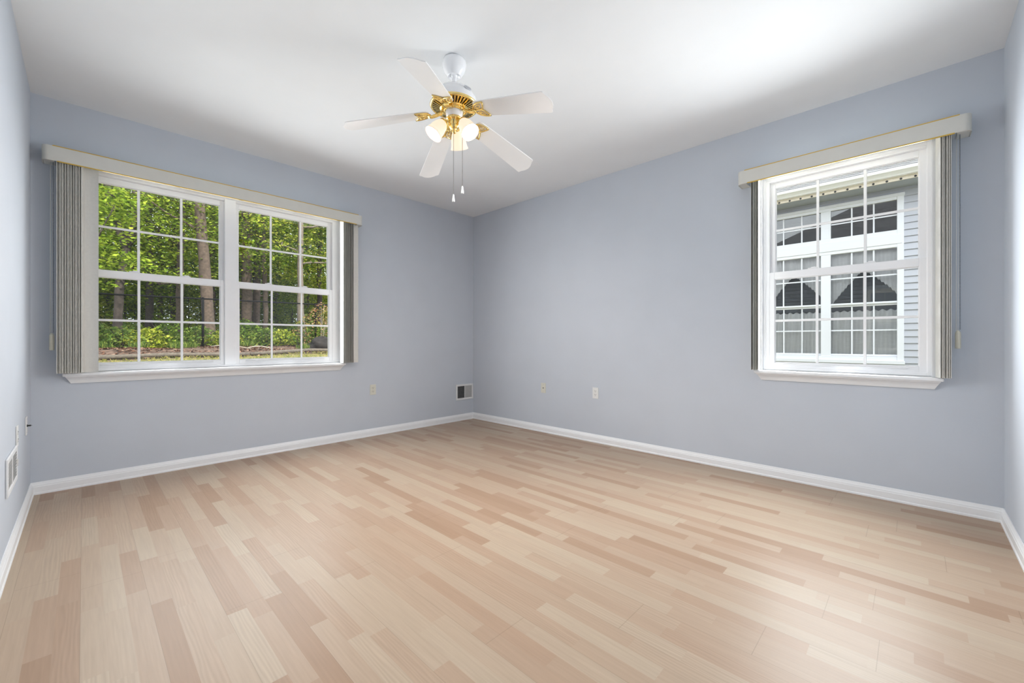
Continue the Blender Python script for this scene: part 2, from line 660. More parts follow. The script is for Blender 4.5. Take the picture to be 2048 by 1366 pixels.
def baseboard(name, axis, t, sgn, lo, hi):
    if axis == 'x':
        poly = [(t + sgn * d, 0, z) for d, z in BP]
        o = MB().prism(poly, (0, lo, 0), (0, hi, 0)).build(name, 'trim_paint')
    else:
        poly = [(0, t + sgn * d, z) for d, z in BP]
        o = MB().prism(poly, (lo, 0, 0), (hi, 0, 0)).build(name, 'trim_paint')
    struct(o, 'white colonial baseboard')


baseboard('baseboard_left', 'x', 0, 1, RY, 0)
baseboard('baseboard_right', 'y', 0, -1, 0, RX)
baseboard('baseboard_front', 'y', RY, 1, 0, RX)
baseboard('baseboard_back', 'x', RX, -1, RY, 0)


# ------------------------------------------------------------------ windows
def P(axis, out, along, z):
    """point from (distance INTO the room, coordinate along the wall, height)"""
    return (out, along, z) if axis == 'x' else (along, -out, z)


def pbox(mb, axis, o0, o1, a0, a1, z0, z1, mi=0):
    return mb.box(P(axis, o0, a0, z0), P(axis, o1, a1, z1), mi)


def rect_frame(mb, axis, o0, o1, a0, a1, z0, z1, wl, wr, wb, wt):
    pbox(mb, axis, o0, o1, a0, a0 + wl, z0, z1)
    pbox(mb, axis, o0, o1, a1 - wr, a1, z0, z1)
    pbox(mb, axis, o0, o1, a0 + wl, a1 - wr, z0, z0 + wb)
    pbox(mb, axis, o0, o1, a0 + wl, a1 - wr, z1 - wt, z1)


def sash(parent, axis, oc, a0, a1, z0, z1, stile, rb, rt, name_label=None, rail_out=0.0):
    """one sash with glass and a 3 x 2 grille; oc = plane of its room face"""
    m_ = MB()
    rect_frame(m_, axis, oc - 0.032, oc, a0, a1, z0, z1, stile, stile, rb, rt)
    # inner glazing step
    g0, g1, h0, h1 = a0 + stile, a1 - stile, z0 + rb, z1 - rt
    rect_frame(m_, axis, oc - 0.026, oc - 0.008, g0 - 0.002, g1 + 0.002, h0 - 0.002, h1 + 0.002, 0.007, 0.007, 0.007, 0.007)
    o = m_.build('sash', 'vinyl', parent, bevel=0.002, seg=1)
    pg = MB()
    pbox(pg, axis, oc - 0.020, oc - 0.016, g0, g1, h0, h1)
    pg.build('pane', 'pane_glass', o)
    gm = MB()
    bw = 0.0085
    for k in (1, 2):
        ac = g0 + (g1 - g0) * k / 3
        pbox(gm, axis, oc - 0.015, oc - 0.009, ac - bw, ac + bw, h0, h1)
    zc = (h0 + h1) / 2
    pbox(gm, axis, oc - 0.0145, oc - 0.0085, g0, g1, zc - bw, zc + bw)
    gm.build('grille', 'grille_white', o, bevel=0.0015, seg=1)
    return o


def window(name, axis, a0, a1, units, label, stool):
    """a0..a1 = clear opening between jamb boards; units = [(glass0, glass1), ...]"""
    root = bpy.data.objects.new(name, None)
    C.objects.link(root)
    struct(root, label)
    z0, z1 = 0.822, 2.32
    jb = 0.019
    m_ = MB()
    rect_frame(m_, axis, -0.125, 0.0015, a0 - jb, a1 + jb, z0 - 0.0, z1 + jb - 0.001, jb, jb, 0.002, jb)
    m_.build('jamb', 'trim_paint', root, bevel=0.0015, seg=1)
    # vinyl main frame
    m_ = MB()
    wl, wr = units[0][0] - 0.036 - a0 + 0.003, a1 - units[-1][1] - 0.036 + 0.003
    rect_frame(m_, axis, -0.118, -0.040, a0, a1, z0 + 0.004, z1, min(wl, 0.020), min(wr, 0.020), 0.020, 0.022)
    rect_frame(m_, axis, -0.118, -0.043, a0 + 0.01, a1 - 0.01, z0 + 0.01, z1 - 0.01, wl - 0.01, wr - 0.01, 0.008, 0.024)
    for i in range(len(units) - 1):
        g0, g1 = units[i][1], units[i + 1][0]
        pbox(m_, axis, -0.118, -0.030, g0 + 0.028, g1 - 0.028, z0 + 0.02, z1 - 0.02)
    # inner stops
    m_.build('window_frame', 'vinyl', root, bevel=0.002, seg=1)
    for (g0, g1) in units:
        st = 0.036
        sash(root, axis, -0.076, g0 - st, g1 + st, 1.535, 2.290, st, 0.048, 0.046)
        s = sash(root, axis, -0.046, g0 - st, g1 + st, 0.838, 1.584, st, 0.046, 0.054)
        # latch and lift rail on the meeting rail
        lk = MB()
        for q in (0.30, 0.70):
            ac = g0 + (g1 - g0) * q
            pbox(lk, axis, -0.066, -0.048, ac - 0.030, ac + 0.030, 1.5845, 1.5915)
            pbox(lk, axis, -0.062, -0.052, ac - 0.010, ac + 0.022, 1.5915, 1.5985)
        lk.build('sash_lock', 'vinyl', s, bevel=0.002, seg=1)
        ll = MB()
        pbox(ll, axis, -0.046, -0.036, g0 + 0.05, g1 - 0.05, 0.868, 0.874)
        ll.build('lift_rail', 'vinyl', s, bevel=0.002, seg=1)
    # stool (inner sill) and cove apron with returned ends
    s0, s1 = stool
    m_ = MB()
    pbox(m_, axis, -0.045, 0.002, a0 - 0.0, a1 + 0.0, 0.800, 0.823)
    pbox(m_, axis, 0.0005, 0.058, s0, s1, 0.800, 0.8225)
    m_.build('window_stool', 'trim_paint', root, bevel=0.006, seg=3)
    prof = [(0.0, 0.800), (0.046, 0.800), (0.044, 0.793), (0.030, 0.785), (0.020, 0.772), (0.013, 0.757), (0.010, 0.748), (0.0, 0.748)]
    m_ = MB()
    n = len(prof)
    v = []
    for side, e in ((0, s0 + 0.012), (1, s1 - 0.012)):
        for d, z in prof:
            inset = (0.800 - z) * 0.55
            v.append(P(axis, d + 0.0005, e + (inset if side == 0 else -inset), z))
    f = [(i, (i + 1) % n, n + (i + 1) % n, n + i) for i in range(n)] + [tuple(reversed(range(n))), tuple(range(n, 2 * n))]
    m_.add(v, f)
    m_.build('window_apron', 'trim_paint', root)
    return root


window('window_1', 'x', -3.755, -1.800, [(-3.660, -2.862), (-2.722, -1.924)],
       'white double window of two hung sashes with grilles', (-3.800, -1.790))
window('window_2', 'y', 3.456, 4.394, [(3.534, 4.338)],
       'white single hung window with grilles', (3.415, 4.446))


# ------------------------------------------------------------------ vertical blinds
def vane_mesh(name, w=0.089, z0=0.826, z1=2.300):
    """slightly bowed slat, width along local X, hanging along Z"""
    n = 10
    top, bot = [], []
    for i in range(n + 1):
        u = -w / 2 + w * i / n
        y = 0.006 * (1 - (2 * u / w) ** 2) - 0.003
        top.append((u, y + 0.0006))
        bot.append((u, y - 0.0006))
    poly = top + bot[::-1]
    m_ = MB()
    m_.prism([(x, y, 0) for x, y in poly], (0, 0, z0), (0, 0, z1), smooth=False)
    return m_


def blind(label, axis, end0, end1, vanes, cordpos, flats, chain_mat):
    """vanes = list of (along, angle) ; angle 0 = edge towards the room"""
    mid = (end0 + end1) / 2
    root = thing('vertical_blind', label, 'blind', P(axis, 0.065, mid, 2.32))
    ZT, ZB = 2.372, 2.272
    # valance: U-shaped strip with rounded corners, seen from above
    r = 0.035
    D = 0.132
    pts = [(0.002, end0)]
    for k in range(9):
        a = PI / 2 * k / 8
        pts.append((D - r + r * math.sin(a), end0 + r - r * math.cos(a)))
    for k in range(9):
        a = PI / 2 * k / 8
        pts.append((D - r + r * math.cos(a), end1 - r + r * math.sin(a)))
    pts.append((0.002, end1))
    th = 0.004
    inner = []
    for i, p in enumerate(pts):
        a = Vector(pts[max(i - 1, 0)])
        b = Vector(pts[min(i + 1, len(pts) - 1)])
        d = (b - a).normalized()
        nrm = Vector((-d.y, d.x))
        c = Vector(p) + nrm * th
        if i == 0:
            c = Vector((0.002, end0 + th))
        if i == len(pts) - 1:
            c = Vector((0.002, end1 - th))
        inner.append((c.x, c.y))
    m_ = MB()
    n = len(pts)
    v = []
    for (o_, a_) in pts:
        v += [P(axis, o_, a_, ZB), P(axis, o_, a_, ZT)]
    for (o_, a_) in inner:
        v += [P(axis, o_, a_, ZB), P(axis, o_, a_, ZT)]
    f = []
    for i in range(n - 1):
        a, b = 2 * i, 2 * (i + 1)
        c, d = 2 * n + 2 * i, 2 * n + 2 * (i + 1)
        f += [(a, b, b + 1, a + 1), (c, c + 1, d + 1, d), (a, c, d, b), (a + 1, b + 1, d + 1, c + 1)]
    f += [(0, 1, 2 * n + 1, 2 * n), (2 * n - 2, 4 * n - 2, 4 * n - 1, 2 * n - 1)]
    m_.add(v, f, 0, True)
    va = m_.build('valance', 'ivory', root)
    md = va.modifiers.new('edge', 'EDGE_SPLIT')
    md.split_angle = math.radians(35)
    # cover strip on top and gold beads along both long edges
    g = MB()
    pbox(g, axis, D - 0.003, D + 0.0012, end0 + 0.070, end1 - 0.070, ZB - 0.0045, ZB + 0.0025)
    gb = g.build('valance_bead', 'gold_trim', root)
    gb['label'] = 'gold bead along the lower edge'
    g = MB()
    pbox(g, axis, D - 0.003, D + 0.0012, end0 + 0.050, end1 - 0.050, ZT - 0.0020, ZT + 0.0035)
    gb = g.build('valance_bead', 'gold_trim', root)
    gb['label'] = 'gold bead along the upper edge'
    # corner caps
    for e, sg in ((end0, 1), (end1, -1)):
        c = MB()
        pbox(c, axis, 0.004, D - 0.012, e + sg * 0.005, e + sg * 0.060, ZB + 0.001, ZB + 0.005)
        c.build('corner_cap', 'ivory', root, bevel=0.002, seg=1)
    # head rail with its mounting feet
    h = MB()
    pbox(h, axis, 0.052, 0.092, end0 + 0.040, end1 - 0.040, 2.300, 2.338)
    for q in (0.15, 0.5, 0.85):
        ac = end0 + (end1 - end0) * q
        pbox(h, axis, 0.0005, 0.056, ac - 0.015, ac + 0.015, 2.338, 2.345)
        pbox(h, axis, 0.0005, 0.006, ac - 0.015, ac + 0.015, 2.345, 2.365)
    h.build('head_rail', 'ivory', root, bevel=0.002, seg=1)
    # vanes share one mesh
    base = None
    for (a_, ang) in vanes:
        if base is None:
            o = vane_mesh('vane').build('vane', 'vane')
            base = o
        else:
            o = base.copy()
            C.objects.link(o)
        o.parent = root
        o.matrix_parent_inverse = Matrix.Identity(4)
        px = P(axis, 0.072, a_, 0)
        o.location = Vector(px) - root.location
        o.rotation_euler = (0, 0, math.radians(ang) + (0 if axis == 'x' else PI / 2))
        # vane z is absolute: undo the root height
        o.location.z = -root.location.z
    # cord loop
    ca, ct, cb_ = cordpos
    m_ = MB()
    m_.tube([P(axis, 0.072, ca - 0.007, 2.30), P(axis, 0.068, ca - 0.009, ct)], 0.0022, 6)
    m_.tube([P(axis, 0.080, ca + 0.004, 2.30), P(axis, 0.072, ca - 0.002, ct)], 0.0013, 6)
    cd = m_.build('pull_cord', 'cord', root)
    m_ = MB()
    nb = 150
    for k in range(nb):
        t = k / (nb - 1)
        p0 = Vector(P(axis, 0.086, ca + 0.005, 2.30))
        p1 = Vector(P(axis, 0.080, ca + 0.006, ct + 0.01))
        m_.sphere(p0.lerp(p1, t), 0.0030, 6, 4)
    m_.build('bead_chain', chain_mat, root)
    m_ = MB()
    m_.lathe([(0.0005, ct + 0.004), (0.006, ct), (0.0115, ct - 0.010), (0.0125, ct - 0.020), (0.0125, cb_ + 0.008), (0.011, cb_ + 0.001), (0.0005, cb_)],
             12, 0, False, Matrix.Translation(P(axis, 0.073, ca - 0.002, 0)))
    m_.build('cord_weight', 'tassel', root)
    return root


vl = [(-3.812 + 0.0096 * i, -13 + 3 * math.sin(i * 1.7)) for i in range(13)]
vl += [(-3.663, 74)]
vl += [(-1.838 + 0.0136 * i, -3 + 2.5 * math.sin(i * 2.1)) for i in range(9)]
vl += [(-1.715, 75)]
blind('wide ivory vertical blind with gold beads, drawn open over the double window facing the woods', 'x',
      -3.893, -1.640, vl, (-3.846, 1.100, 0.985), None, 'chain_grey')
vr = [(3.408 + 0.0115 * i, 4 * math.sin(i * 1.9)) for i in range(5)]
vr += [(4.416 + 0.0094 * i, 12 + 3 * math.sin(i * 2.3)) for i in range(6)]
blind('shorter ivory vertical blind with gold beads, drawn open over the single window facing the siding', 'y',
      3.318, 4.556, vr, (4.504, 1.110, 1.003), None, 'chain_grey')

# ------------------------------------------------------------------ ceiling fan
FX, FY = 2.3246, -2.1427
fan = thing('ceiling_fan', 'white and brass five-blade ceiling fan with three glowing glass lamp shades', 'ceiling fan', (FX, FY, H))
T0 = Matrix.Translation((FX, FY, 0))
MB().lathe([(0.0005, H), (0.060, H), (0.067, H - 0.006), (0.0705, H - 0.018), (0.0710, H - 0.032), (0.0695, H - 0.046), (0.0655, H - 0.060), (0.058, H - 0.076),
            (0.049, H - 0.089), (0.043, H - 0.095), (0.042, H - 0.101), (0.037, H - 0.102), (0.029, H - 0.094), (0.022, H - 0.088)], 40, 0, True, T0).build('canopy', 'fan_white', fan)
m_ = MB()
m_.sphere((FX, FY, H - 0.088), 0.022, 20, 10)
m_.lathe([(0.0135, H - 0.08), (0.0135, 2.570)], 20, 0, True, T0)
m_.build('downrod', 'fan_white', fan)
MB().lathe([(0.014, 2.578), (0.050, 2.575), (0.085, 2.560), (0.112, 2.537), (0.130, 2.510), (0.139, 2.486), (0.141, 2.470), (0.141, 2.462), (0.05, 2.460)], 56, 0, True, T0
           ).build('motor_housing', 'fan_white', fan)
# raised oval medallion on the housing
ang = math.atan2(0.6958, 0.7182) + math.radians(-45)
MT = T0 @ Matrix.Rotation(ang, 4, 'Z') @ Matrix.Translation((0.1270, 0, 2.520)) @ Matrix.Rotation(math.radians(-22), 4, 'Y') @ Matrix.Rotation(PI / 2, 4, 'Y') @ Matrix.Rotation(PI / 2, 4, 'Z')
m_ = MB()
ring = [(0.026 * math.cos(t * PI / 16), 0.013 * math.sin(t * PI / 16), 0.001) for t in range(33)]
m_.tube([MT @ Vector(p) for p in ring], 0.0014, 6, cap=False)
m_.add([(0, 0, 0.0006)] + [(0.025 * math.cos(t * PI / 12), 0.012 * math.sin(t * PI / 12), 0.0006) for t in range(24)], [(0, i + 1, (i + 1) % 24 + 1) for i in range(24)], 0, False, MT)
sq = [(-0.017, -0.002), (-0.013, 0.005), (-0.010, -0.004), (-0.006, 0.003), (-0.002, -0.004), (0.002, 0.003), (0.006, -0.004), (0.010, 0.003), (0.014, -0.003), (0.018, 0.002)]
m_.tube([MT @ Vector((x, y, 0.0014)) for x, y in sq], 0.0011, 5)
m_.build('medallion', 'medallion_grey', fan)
# brass vent ring under the motor: rim, sloping ribs, inner collar, with dark slots behind
m_ = MB()
m_.lathe([(0.141, 2.468), (0.144, 2.465), (0.144, 2.458), (0.138, 2.453), (0.130, 2.452), (0.130, 2.460), (0.138, 2.464)], 56, 0, True, T0)
m_.lathe([(0.086, 2.440), (0.080, 2.434), (0.066, 2.430), (0.060, 2.432), (0.060, 2.440), (0.080, 2.446), (0.086, 2.440)], 48, 0, True, T0)
for k in range(40):
    R_ = T0 @ Matrix.Rotation(2 * PI * k / 40, 4, 'Z')
    w0, w1 = 0.0034, 0.0058
    v = [(0.083, -w0, 2.440), (0.083, w0, 2.440), (0.133, w1, 2.453), (0.133, -w1, 2.453),
         (0.083, -w0, 2.446), (0.083, w0, 2.446), (0.133, w1, 2.459), (0.133, -w1, 2.459)]
    m_.add(v, [(0, 3, 2, 1), (4, 5, 6, 7), (0, 1, 5, 4), (1, 2, 6, 5), (2, 3, 7, 6), (3, 0, 4, 7)], 0, False, R_)
vent = m_.build('vent_ring', 'brass', fan)
MB().lathe([(0.07, 2.452), (0.139, 2.462)], 48, 0, True, T0).build('vent_backing', 'dark_slot', vent)

HUBZ = 2.436
TILT_R, TILT_W = 0.006, -0.054            # the fan hangs slightly out of level
CR, CW = Vector((0.7182, 0.6958, 0)), Vector((-0.6958, 0.7182, 0))
DROOP = 0.222


def blade_pt(ang, r, n, dz=0.0, pitch=0.225):
    """r along the blade, n across it (counter-clockwise side positive)"""
    u = Vector((math.cos(ang), math.sin(ang), 0))
    w = Vector((-math.sin(ang), math.cos(ang), 0))
    p = u * r + w * n
    z = HUBZ - DROOP * r - pitch * n + dz + TILT_R * p.dot(CR) + TILT_W * p.dot(CW)
    return Vector((FX + p.x, FY + p.y, z))


def blade_outline():
    pts = []
    for k in range(7):                                      # rounded root
        a = PI / 2 + PI * k / 6
        pts.append((0.178 + 0.030 * math.cos(a), 0.054 * math.sin(a)))
    pts += [(0.30, -0.060), (0.45, -0.066), (0.585, -0.071)]
    tip = [(0.606, -0.0715), (0.613, -0.069), (0.615, -0.062), (0.617, -0.053), (0.626, -0.040), (0.635, -0.022), (0.639, 0.0)]
    pts += tip + [(r, -n) for r, n in tip[-2::-1]]
    pts += [(0.585, 0.071), (0.45, 0.066), (0.30, 0.060)]
    return pts


BL = blade_outline()
for k in range(5):
    a = math.radians(-128.5 + 72 * k)
    m_ = MB()
    n = len(BL)
    th = 0.0055
    top = [blade_pt(a, r, q, th / 2) for r, q in BL]
    bot = [blade_pt(a, r, q, -th / 2) for r, q in BL]
    m_.add(top + bot, [tuple(range(n)), tuple(range(2 * n - 1, n - 1, -1))] + [(i, (i + 1) % n, n + (i + 1) % n, n + i) for i in range(n)])
    m_.build('blade', 'blade_white', fan, bevel=0.0015, seg=2)
    # brass iron: neck from the hub and two looped leaves under the blade root
    m_ = MB()
    dz = -0.0075
    neck = [blade_pt(a, r, 0, z) for r, z in ((0.066, -0.004), (0.085, -0.006), (0.110, -0.014), (0.135, -0.018), (0.155, -0.011))]
    for q in (-0.008, 0.0, 0.008):
        pts = [p + Vector((-math.sin(a), math.cos(a), 0)) * q for p in neck]
        m_.tube(pts, [0.008, 0.0075, 0.007, 0.006, 0.0055], 8)
    for sg in (-1, 1):
        # leaf plate and its raised rim
        leaf = [(0.140, 0.000), (0.150, 0.022 * sg), (0.166, 0.038 * sg), (0.190, 0.047 * sg), (0.214, 0.051 * sg), (0.228, 0.050 * sg),
                (0.222, 0.036 * sg), (0.214, 0.020 * sg), (0.206, 0.006 * sg), (0.188, 0.002 * sg)]
        pp = [blade_pt(a, r, q, dz) for r, q in leaf]
        m_.tube(pp + [pp[0]], 0.0046, 8, cap=False)
        inner = [(0.160, 0.018 * sg), (0.180, 0.034 * sg), (0.204, 0.038 * sg), (0.196, 0.020 * sg), (0.176, 0.012 * sg)]
        pp = [blade_pt(a, r, q, dz - 0.002) for r, q in inner]
        m_.tube(pp + [pp[0]], 0.0028, 6, cap=False)
    for (r, q) in ((0.178, 0.020), (0.178, -0.020), (0.200, 0.0)):
        m_.sphere(blade_pt(a, r, q, dz - 0.003), 0.005, 10, 6)
    ir = m_.build('blade_iron', 'brass', fan)

# switch cup, brass fitter, finial
MB().lathe([(0.052, 2.436), (0.052, 2.424), (0.050, 2.410), (0.046, 2.397), (0.042, 2.390), (0.02, 2.388)], 36, 0, True, T0).build('switch_cup', 'fan_white', fan)
m_ = MB()
m_.lathe([(0.058, 2.440), (0.062, 2.434), (0.060, 2.428), (0.053, 2.426)], 36, 0, True, T0)
m_.lathe([(0.020, 2.392), (0.046, 2.390), (0.050, 2.384), (0.046, 2.378), (0.036, 2.374), (0.030, 2.362), (0.034, 2.350), (0.032, 2.336), (0.022, 2.324),
          (0.012, 2.318), (0.014, 2.312), (0.012, 2.304), (0.006, 2.298), (0.0005, 2.296)], 32, 0, True, T0)
m_.build('light_fitter', 'brass', fan)

cam_a = math.atan2(0.6958, 0.7182)
for k, (ca, lit) in enumerate(((83, True), (205, True), (-36, True))):
    a = math.radians(ca) + cam_a
    lean = math.radians(36)
    # local frame: +Z of the shade runs from mouth up to the neck
    ax = Vector((math.cos(a) * math.sin(lean), math.sin(a) * math.sin(lean), -math.cos(lean)))
    neck = Vector((FX, FY, 2.364)) + Vector((math.cos(a), math.sin(a), 0)) * 0.058
    q = ax.to_track_quat('Z', 'Y').to_matrix().to_4x4()
    LM = Matrix.Translation(neck) @ q
    m_ = MB()
    m_.tube([Vector((FX, FY, 2.358)) + Vector((math.cos(a), math.sin(a), 0)) * d + Vector((0, 0, z)) for d, z in ((0.02, 0), (0.042, 0.009), (0.058, 0.006))] + [neck + ax * 0.012],
            0.0075, 10)
    m_.lathe([(0.008, 0.004), (0.022, 0.006), (0.026, 0.012), (0.026, 0.026), (0.023, 0.028)], 24, 0, True, LM)
    arm = m_.build('lamp_arm', 'brass', fan)
    prof = [(0.022, 0.012), (0.026, 0.020), (0.034, 0.034), (0.041, 0.052), (0.045, 0.072), (0.047, 0.092), (0.050, 0.108), (0.055, 0.122)]
    inn = [(r - 0.0025, z) for r, z in prof[::-1]]
    sh = MB().lathe(prof + inn, 36, 0, True, LM).build('lamp_shade', 'shade_lit' if lit else 'shade_unlit', fan)
    sh['label'] = 'glowing frosted glass shade' if lit else 'unlit frosted glass shade'
    b_ = MB()
    bp = [(0.010, 0.024), (0.012, 0.036), (0.018, 0.050), (0.0225, 0.064), (0.0225, 0.074), (0.018, 0.086), (0.010, 0.093), (0.0005, 0.096)]
    b_.lathe(bp, 20, 0, True, LM)
    b_.build('bulb', 'bulb_lit' if lit else 'bulb_off', sh)

# pull chains (hang straight down), with clear pendants
for (dx, dw, z0, z1) in ((0.002, -0.045, 2.36, 1.915), (0.052, -0.022, 2.36, 1.972)):
    p = Vector((FX, FY, 0)) + CR * dx + CW * dw
    m_ = MB()
    z = z0
    while z > z1:
        m_.sphere((p.x, p.y, z), 0.0021, 6, 4)
        z -= 0.0058
    m_.tube([(p.x, p.y, z0), (p.x, p.y, z1)], 0.0008, 5)
    m_.tube([Vector((FX, FY, z0 + 0.006)) + (p - Vector((FX, FY, 0))) * 0.45, (p.x, p.y, z0)], 0.003, 6)
    ch = m_.build('pull_chain', 'steel_chain', fan)
    MB().lathe([(0.0005, z1 + 0.002), (0.0045, z1), (0.0050, z1 - 0.010), (0.0085, z1 - 0.034), (0.0075, z1 - 0.036), (0.0085, z1 - 0.038), (0.0085, z1 - 0.043), (0.0005, z1 - 0.044)],
               12, 0, False, Matrix.Translation((p.x, p.y, 0))).build('pendant', 'acrylic', ch)


# ------------------------------------------------------------------ wall plates and registers
def wall_frame(axis, sgn, t, along, z):
    """matrix: local X along wall, local Y up, local Z into the room"""
    if axis == 'x':
        nrm = Vector((sgn, 0, 0))
    else:
        nrm = Vector((0, sgn, 0))
    up = Vector((0, 0, 1))
    xa = up.cross(nrm)
    m_ = Matrix((xa, up, nrm)).transposed().to_4x4()
    loc = (t, along, z) if axis == 'x' else (along, t, z)
    return Matrix.Translation(loc) @ m_


def plate(name, label, cat, F, kind, matn, group=None):
    root = thing(name, label, cat, F.translation, group)
    pb = MB().box((-0.035, -0.057, 0.0003), (0.035, 0.057, 0.0055), 0, F)
    pb.build('wall_plate', matn, root, bevel=0.003, seg=3)
    if kind == 'duplex':
        for cy in (-0.0195, 0.0195):
            m_ = MB()
            pr = [(0.0165 * math.cos(t) if abs(math.cos(t)) < 2 else 0, max(-0.0125, min(0.0125, 0.0170 * math.sin(t)))) for t in [2 * PI * i / 28 for i in range(28)]]
            m_.prism([(x, y + cy, 0) for x, y in pr], (0, 0, 0.005), (0, 0, 0.0075), mtx=F)
            rc = m_.build('receptacle', matn, root)
            s_ = MB()
            s_.box((-0.0075, cy - 0.001, 0.0072), (-0.0050, cy + 0.0085, 0.0079), 0, F)
            s_.box((0.0050, cy - 0.001, 0.0072), (0.0075, cy + 0.0075, 0.0079), 0, F)
            s_.lathe([(0.0028, 0.0072), (0.0028, 0.0079), (0.0002, 0.0079)], 12, 0, False, F @ Matrix.Translation((0, cy - 0.0075, 0)))
            s_.build('socket_slots', 'slot_dark', rc)
        MB().lathe([(0.0035, 0.005), (0.0032, 0.0066), (0.0002, 0.0068)], 12, 0, True, F).build('screw', matn, root)
    elif kind == 'jack':
        MB().lathe([(0.0065, 0.005), (0.0065, 0.0085), (0.005, 0.0088), (0.0048, 0.0072), (0.0002, 0.0072)], 16, 0, False, F).build('jack_socket', 'slot_dark', root)
        for cy in (-0.042, 0.042):
            MB().lathe([(0.0035, 0.005), (0.0032, 0.0064), (0.0002, 0.0066)], 12, 0, True, F @ Matrix.Translation((0, cy, 0))).build('screw', 'register_grey', root)
    elif kind == 'coax':
        m_ = MB()
        m_.lathe([(0.0075, 0.005), (0.0075, 0.009), (0.0050, 0.0092), (0.0047, 0.022), (0.0012, 0.023), (0.0008, 0.028), (0.0001, 0.0282)], 12, 0, False, F)
        m_.build('coax_connector', 'slot_dark', root)
        for cy in (-0.042, 0.042):
            MB().lathe([(0.0035, 0.005), (0.0032, 0.0064), (0.0002, 0.0066)], 12, 0, True, F @ Matrix.Translation((0, cy, 0))).build('screw', 'register_grey', root)
    else:
        for cy in (-0.042, 0.042):
            MB().lathe([(0.0035, 0.005), (0.0032, 0.0064), (0.0002, 0.0066)], 12, 0, True, F @ Matrix.Translation((0, cy, 0))).build('screw', matn, root)
    return root


plate('electrical_outlet', 'ivory duplex outlet low on the wall right of the double window', 'outlet', wall_frame('x', 1, 0, -1.463, 0.512), 'duplex', 'plate_ivory')
plate('cable_jack', 'ivory cable jack plate with one dark hole on the windowed right wall', 'wall jack', wall_frame('y', -1, 0, 1.241, 0.510), 'jack', 'plate_ivory')
plate('electrical_outlet', 'pale duplex outlet on the right wall, between the jack plate and the window', 'outlet', wall_frame('y', -1, 0, 1.941, 0.512), 'duplex', 'plate_white')
plate('cable_jack', 'white plate with protruding black connector near the left corner', 'wall jack', wall_frame('y', 1, RY, 0.337, 0.520), 'coax', 'plate_white')
plate('blank_wall_plate', 'white screwed-on plate above the register at the left edge', 'wall plate', wall_frame('y', 1, RY, 0.851, 0.537), 'duplex', 'plate_white')


def register(label, F, w, h, flip):
    root = thing('air_register', label, 'vent', F.translation)
    b = 0.024
    m_ = MB()
    fw, fh = w / 2, h / 2
    for s in (-1, 1):
        m_.prism([(s * fw, -fh, 0.0003), (s * fw, fh, 0.0003), (s * (fw - 0.004), fh - 0.004, 0.008), (s * (fw - 0.004), -fh + 0.004, 0.008)][::s], (0, 0, 0), (0, 0, 0.0001), mtx=F) if False else None
    # stepped frame
    def fr(x0, x1, y0, y1, z0, z1, bb):
        m_.box((x0, y0, z0), (x0 + bb, y1, z1), 0, F)
        m_.box((x1 - bb, y0, z0), (x1, y1, z1), 0, F)
        m_.box((x0 + bb, y0, z0), (x1 - bb, y0 + bb, z1), 0, F)
        m_.box((x0 + bb, y1 - bb, z0), (x1 - bb, y1, z1), 0, F)
    fr(-fw, fw, -fh, fh, 0.0003, 0.009, b)
    m_.box((-0.004, -fh + b, 0.0003), (0.004, fh - b, 0.0085), 0, F)
    m_.build('register_frame', 'register_white', root, bevel=0.003, seg=2)
    MB().box((-fw + b - 0.002, -fh + b - 0.002, 0.0002), (fw - b + 0.002, fh - b + 0.002, 0.0012), 0, F).build('duct_opening', 'duct_dark', root)
    # louvres: one half open to the viewer, the other half closed
    nb = 9
    for half in (-1, 1):
        x0, x1 = (-fw + b, -0.004) if half < 0 else (0.004, fw - b)
        m_ = MB()
        op = (half < 0) != flip
        for i in range(nb):
            yc = -fh + b + (i + 0.5) * (h - 2 * b) / nb
            tl = math.radians(8 if op else 72)
            hd = 0.0032 if op else 0.0105
            c, s = math.cos(tl), math.sin(tl)
            zc = 0.0052
            pr = []
            for (u, v) in ((-hd, -0.0005), (hd, -0.0005), (hd, 0.0005), (-hd, 0.0005)):
                pr.append((0, yc + (u * s + v * c), zc + (u * c - v * s) * (1.0 if op else 0.45)))
            m_.prism(pr, (x0, 0, 0), (x1, 0, 0), mtx=F)
        lv = m_.build('louvers', 'register_grey', root)
        lv['label'] = 'open dark louvers' if op else 'closed grey louvers'
    lever = MB().box((fw - b * 0.75, -0.018, 0.009), (fw - b * 0.45, 0.018, 0.013), 0, F)
    lever.build('damper_lever', 'register_white', root, bevel=0.001, seg=1)
    return root


register('white air register low on the wall beside the far corner', wall_frame('x', 1, 0, -0.155, 0.375), 0.292, 0.206, False)
register('white air register on the near wall at the left edge', wall_frame('y', 1, RY, 1.105, 0.408), 0.40, 0.180, True)


# ------------------------------------------------------------------ the house outside: siding, roof
def clapboard(mb, axis, face, sgn, lo, hi, z0, z1, hole=None, e=0.1016, mi=0):
    """lap siding courses on plane `face`, projecting to side sgn"""
    n = int(math.ceil((z1 - z0) / e))
    for i in range(n):
        a, b = z0 + i * e, min(z0 + (i + 1) * e, z1)
        spans = [(lo, hi)]
        if hole and b > hole[2] + 1e-6 and a < hole[3] - 1e-6:
            spans = [(lo, hole[0]), (hole[1], hi)]
        for (s0, s1) in spans:
            prof = [(0.0, a), (0.021, a), (0.021, a + 0.004), (0.004, b - 0.006), (0.0, b - 0.006)]
            if axis == 'x':
                poly = [(face + sgn * d, 0, z) for d, z in prof]
                mb.prism(poly, (0, s0, 0), (0, s1, 0), mi)
            else:
                poly = [(0, face + sgn * d, z) for d, z in prof]
                mb.prism(poly, (s0, 0, 0), (s1, 0, 0), mi)


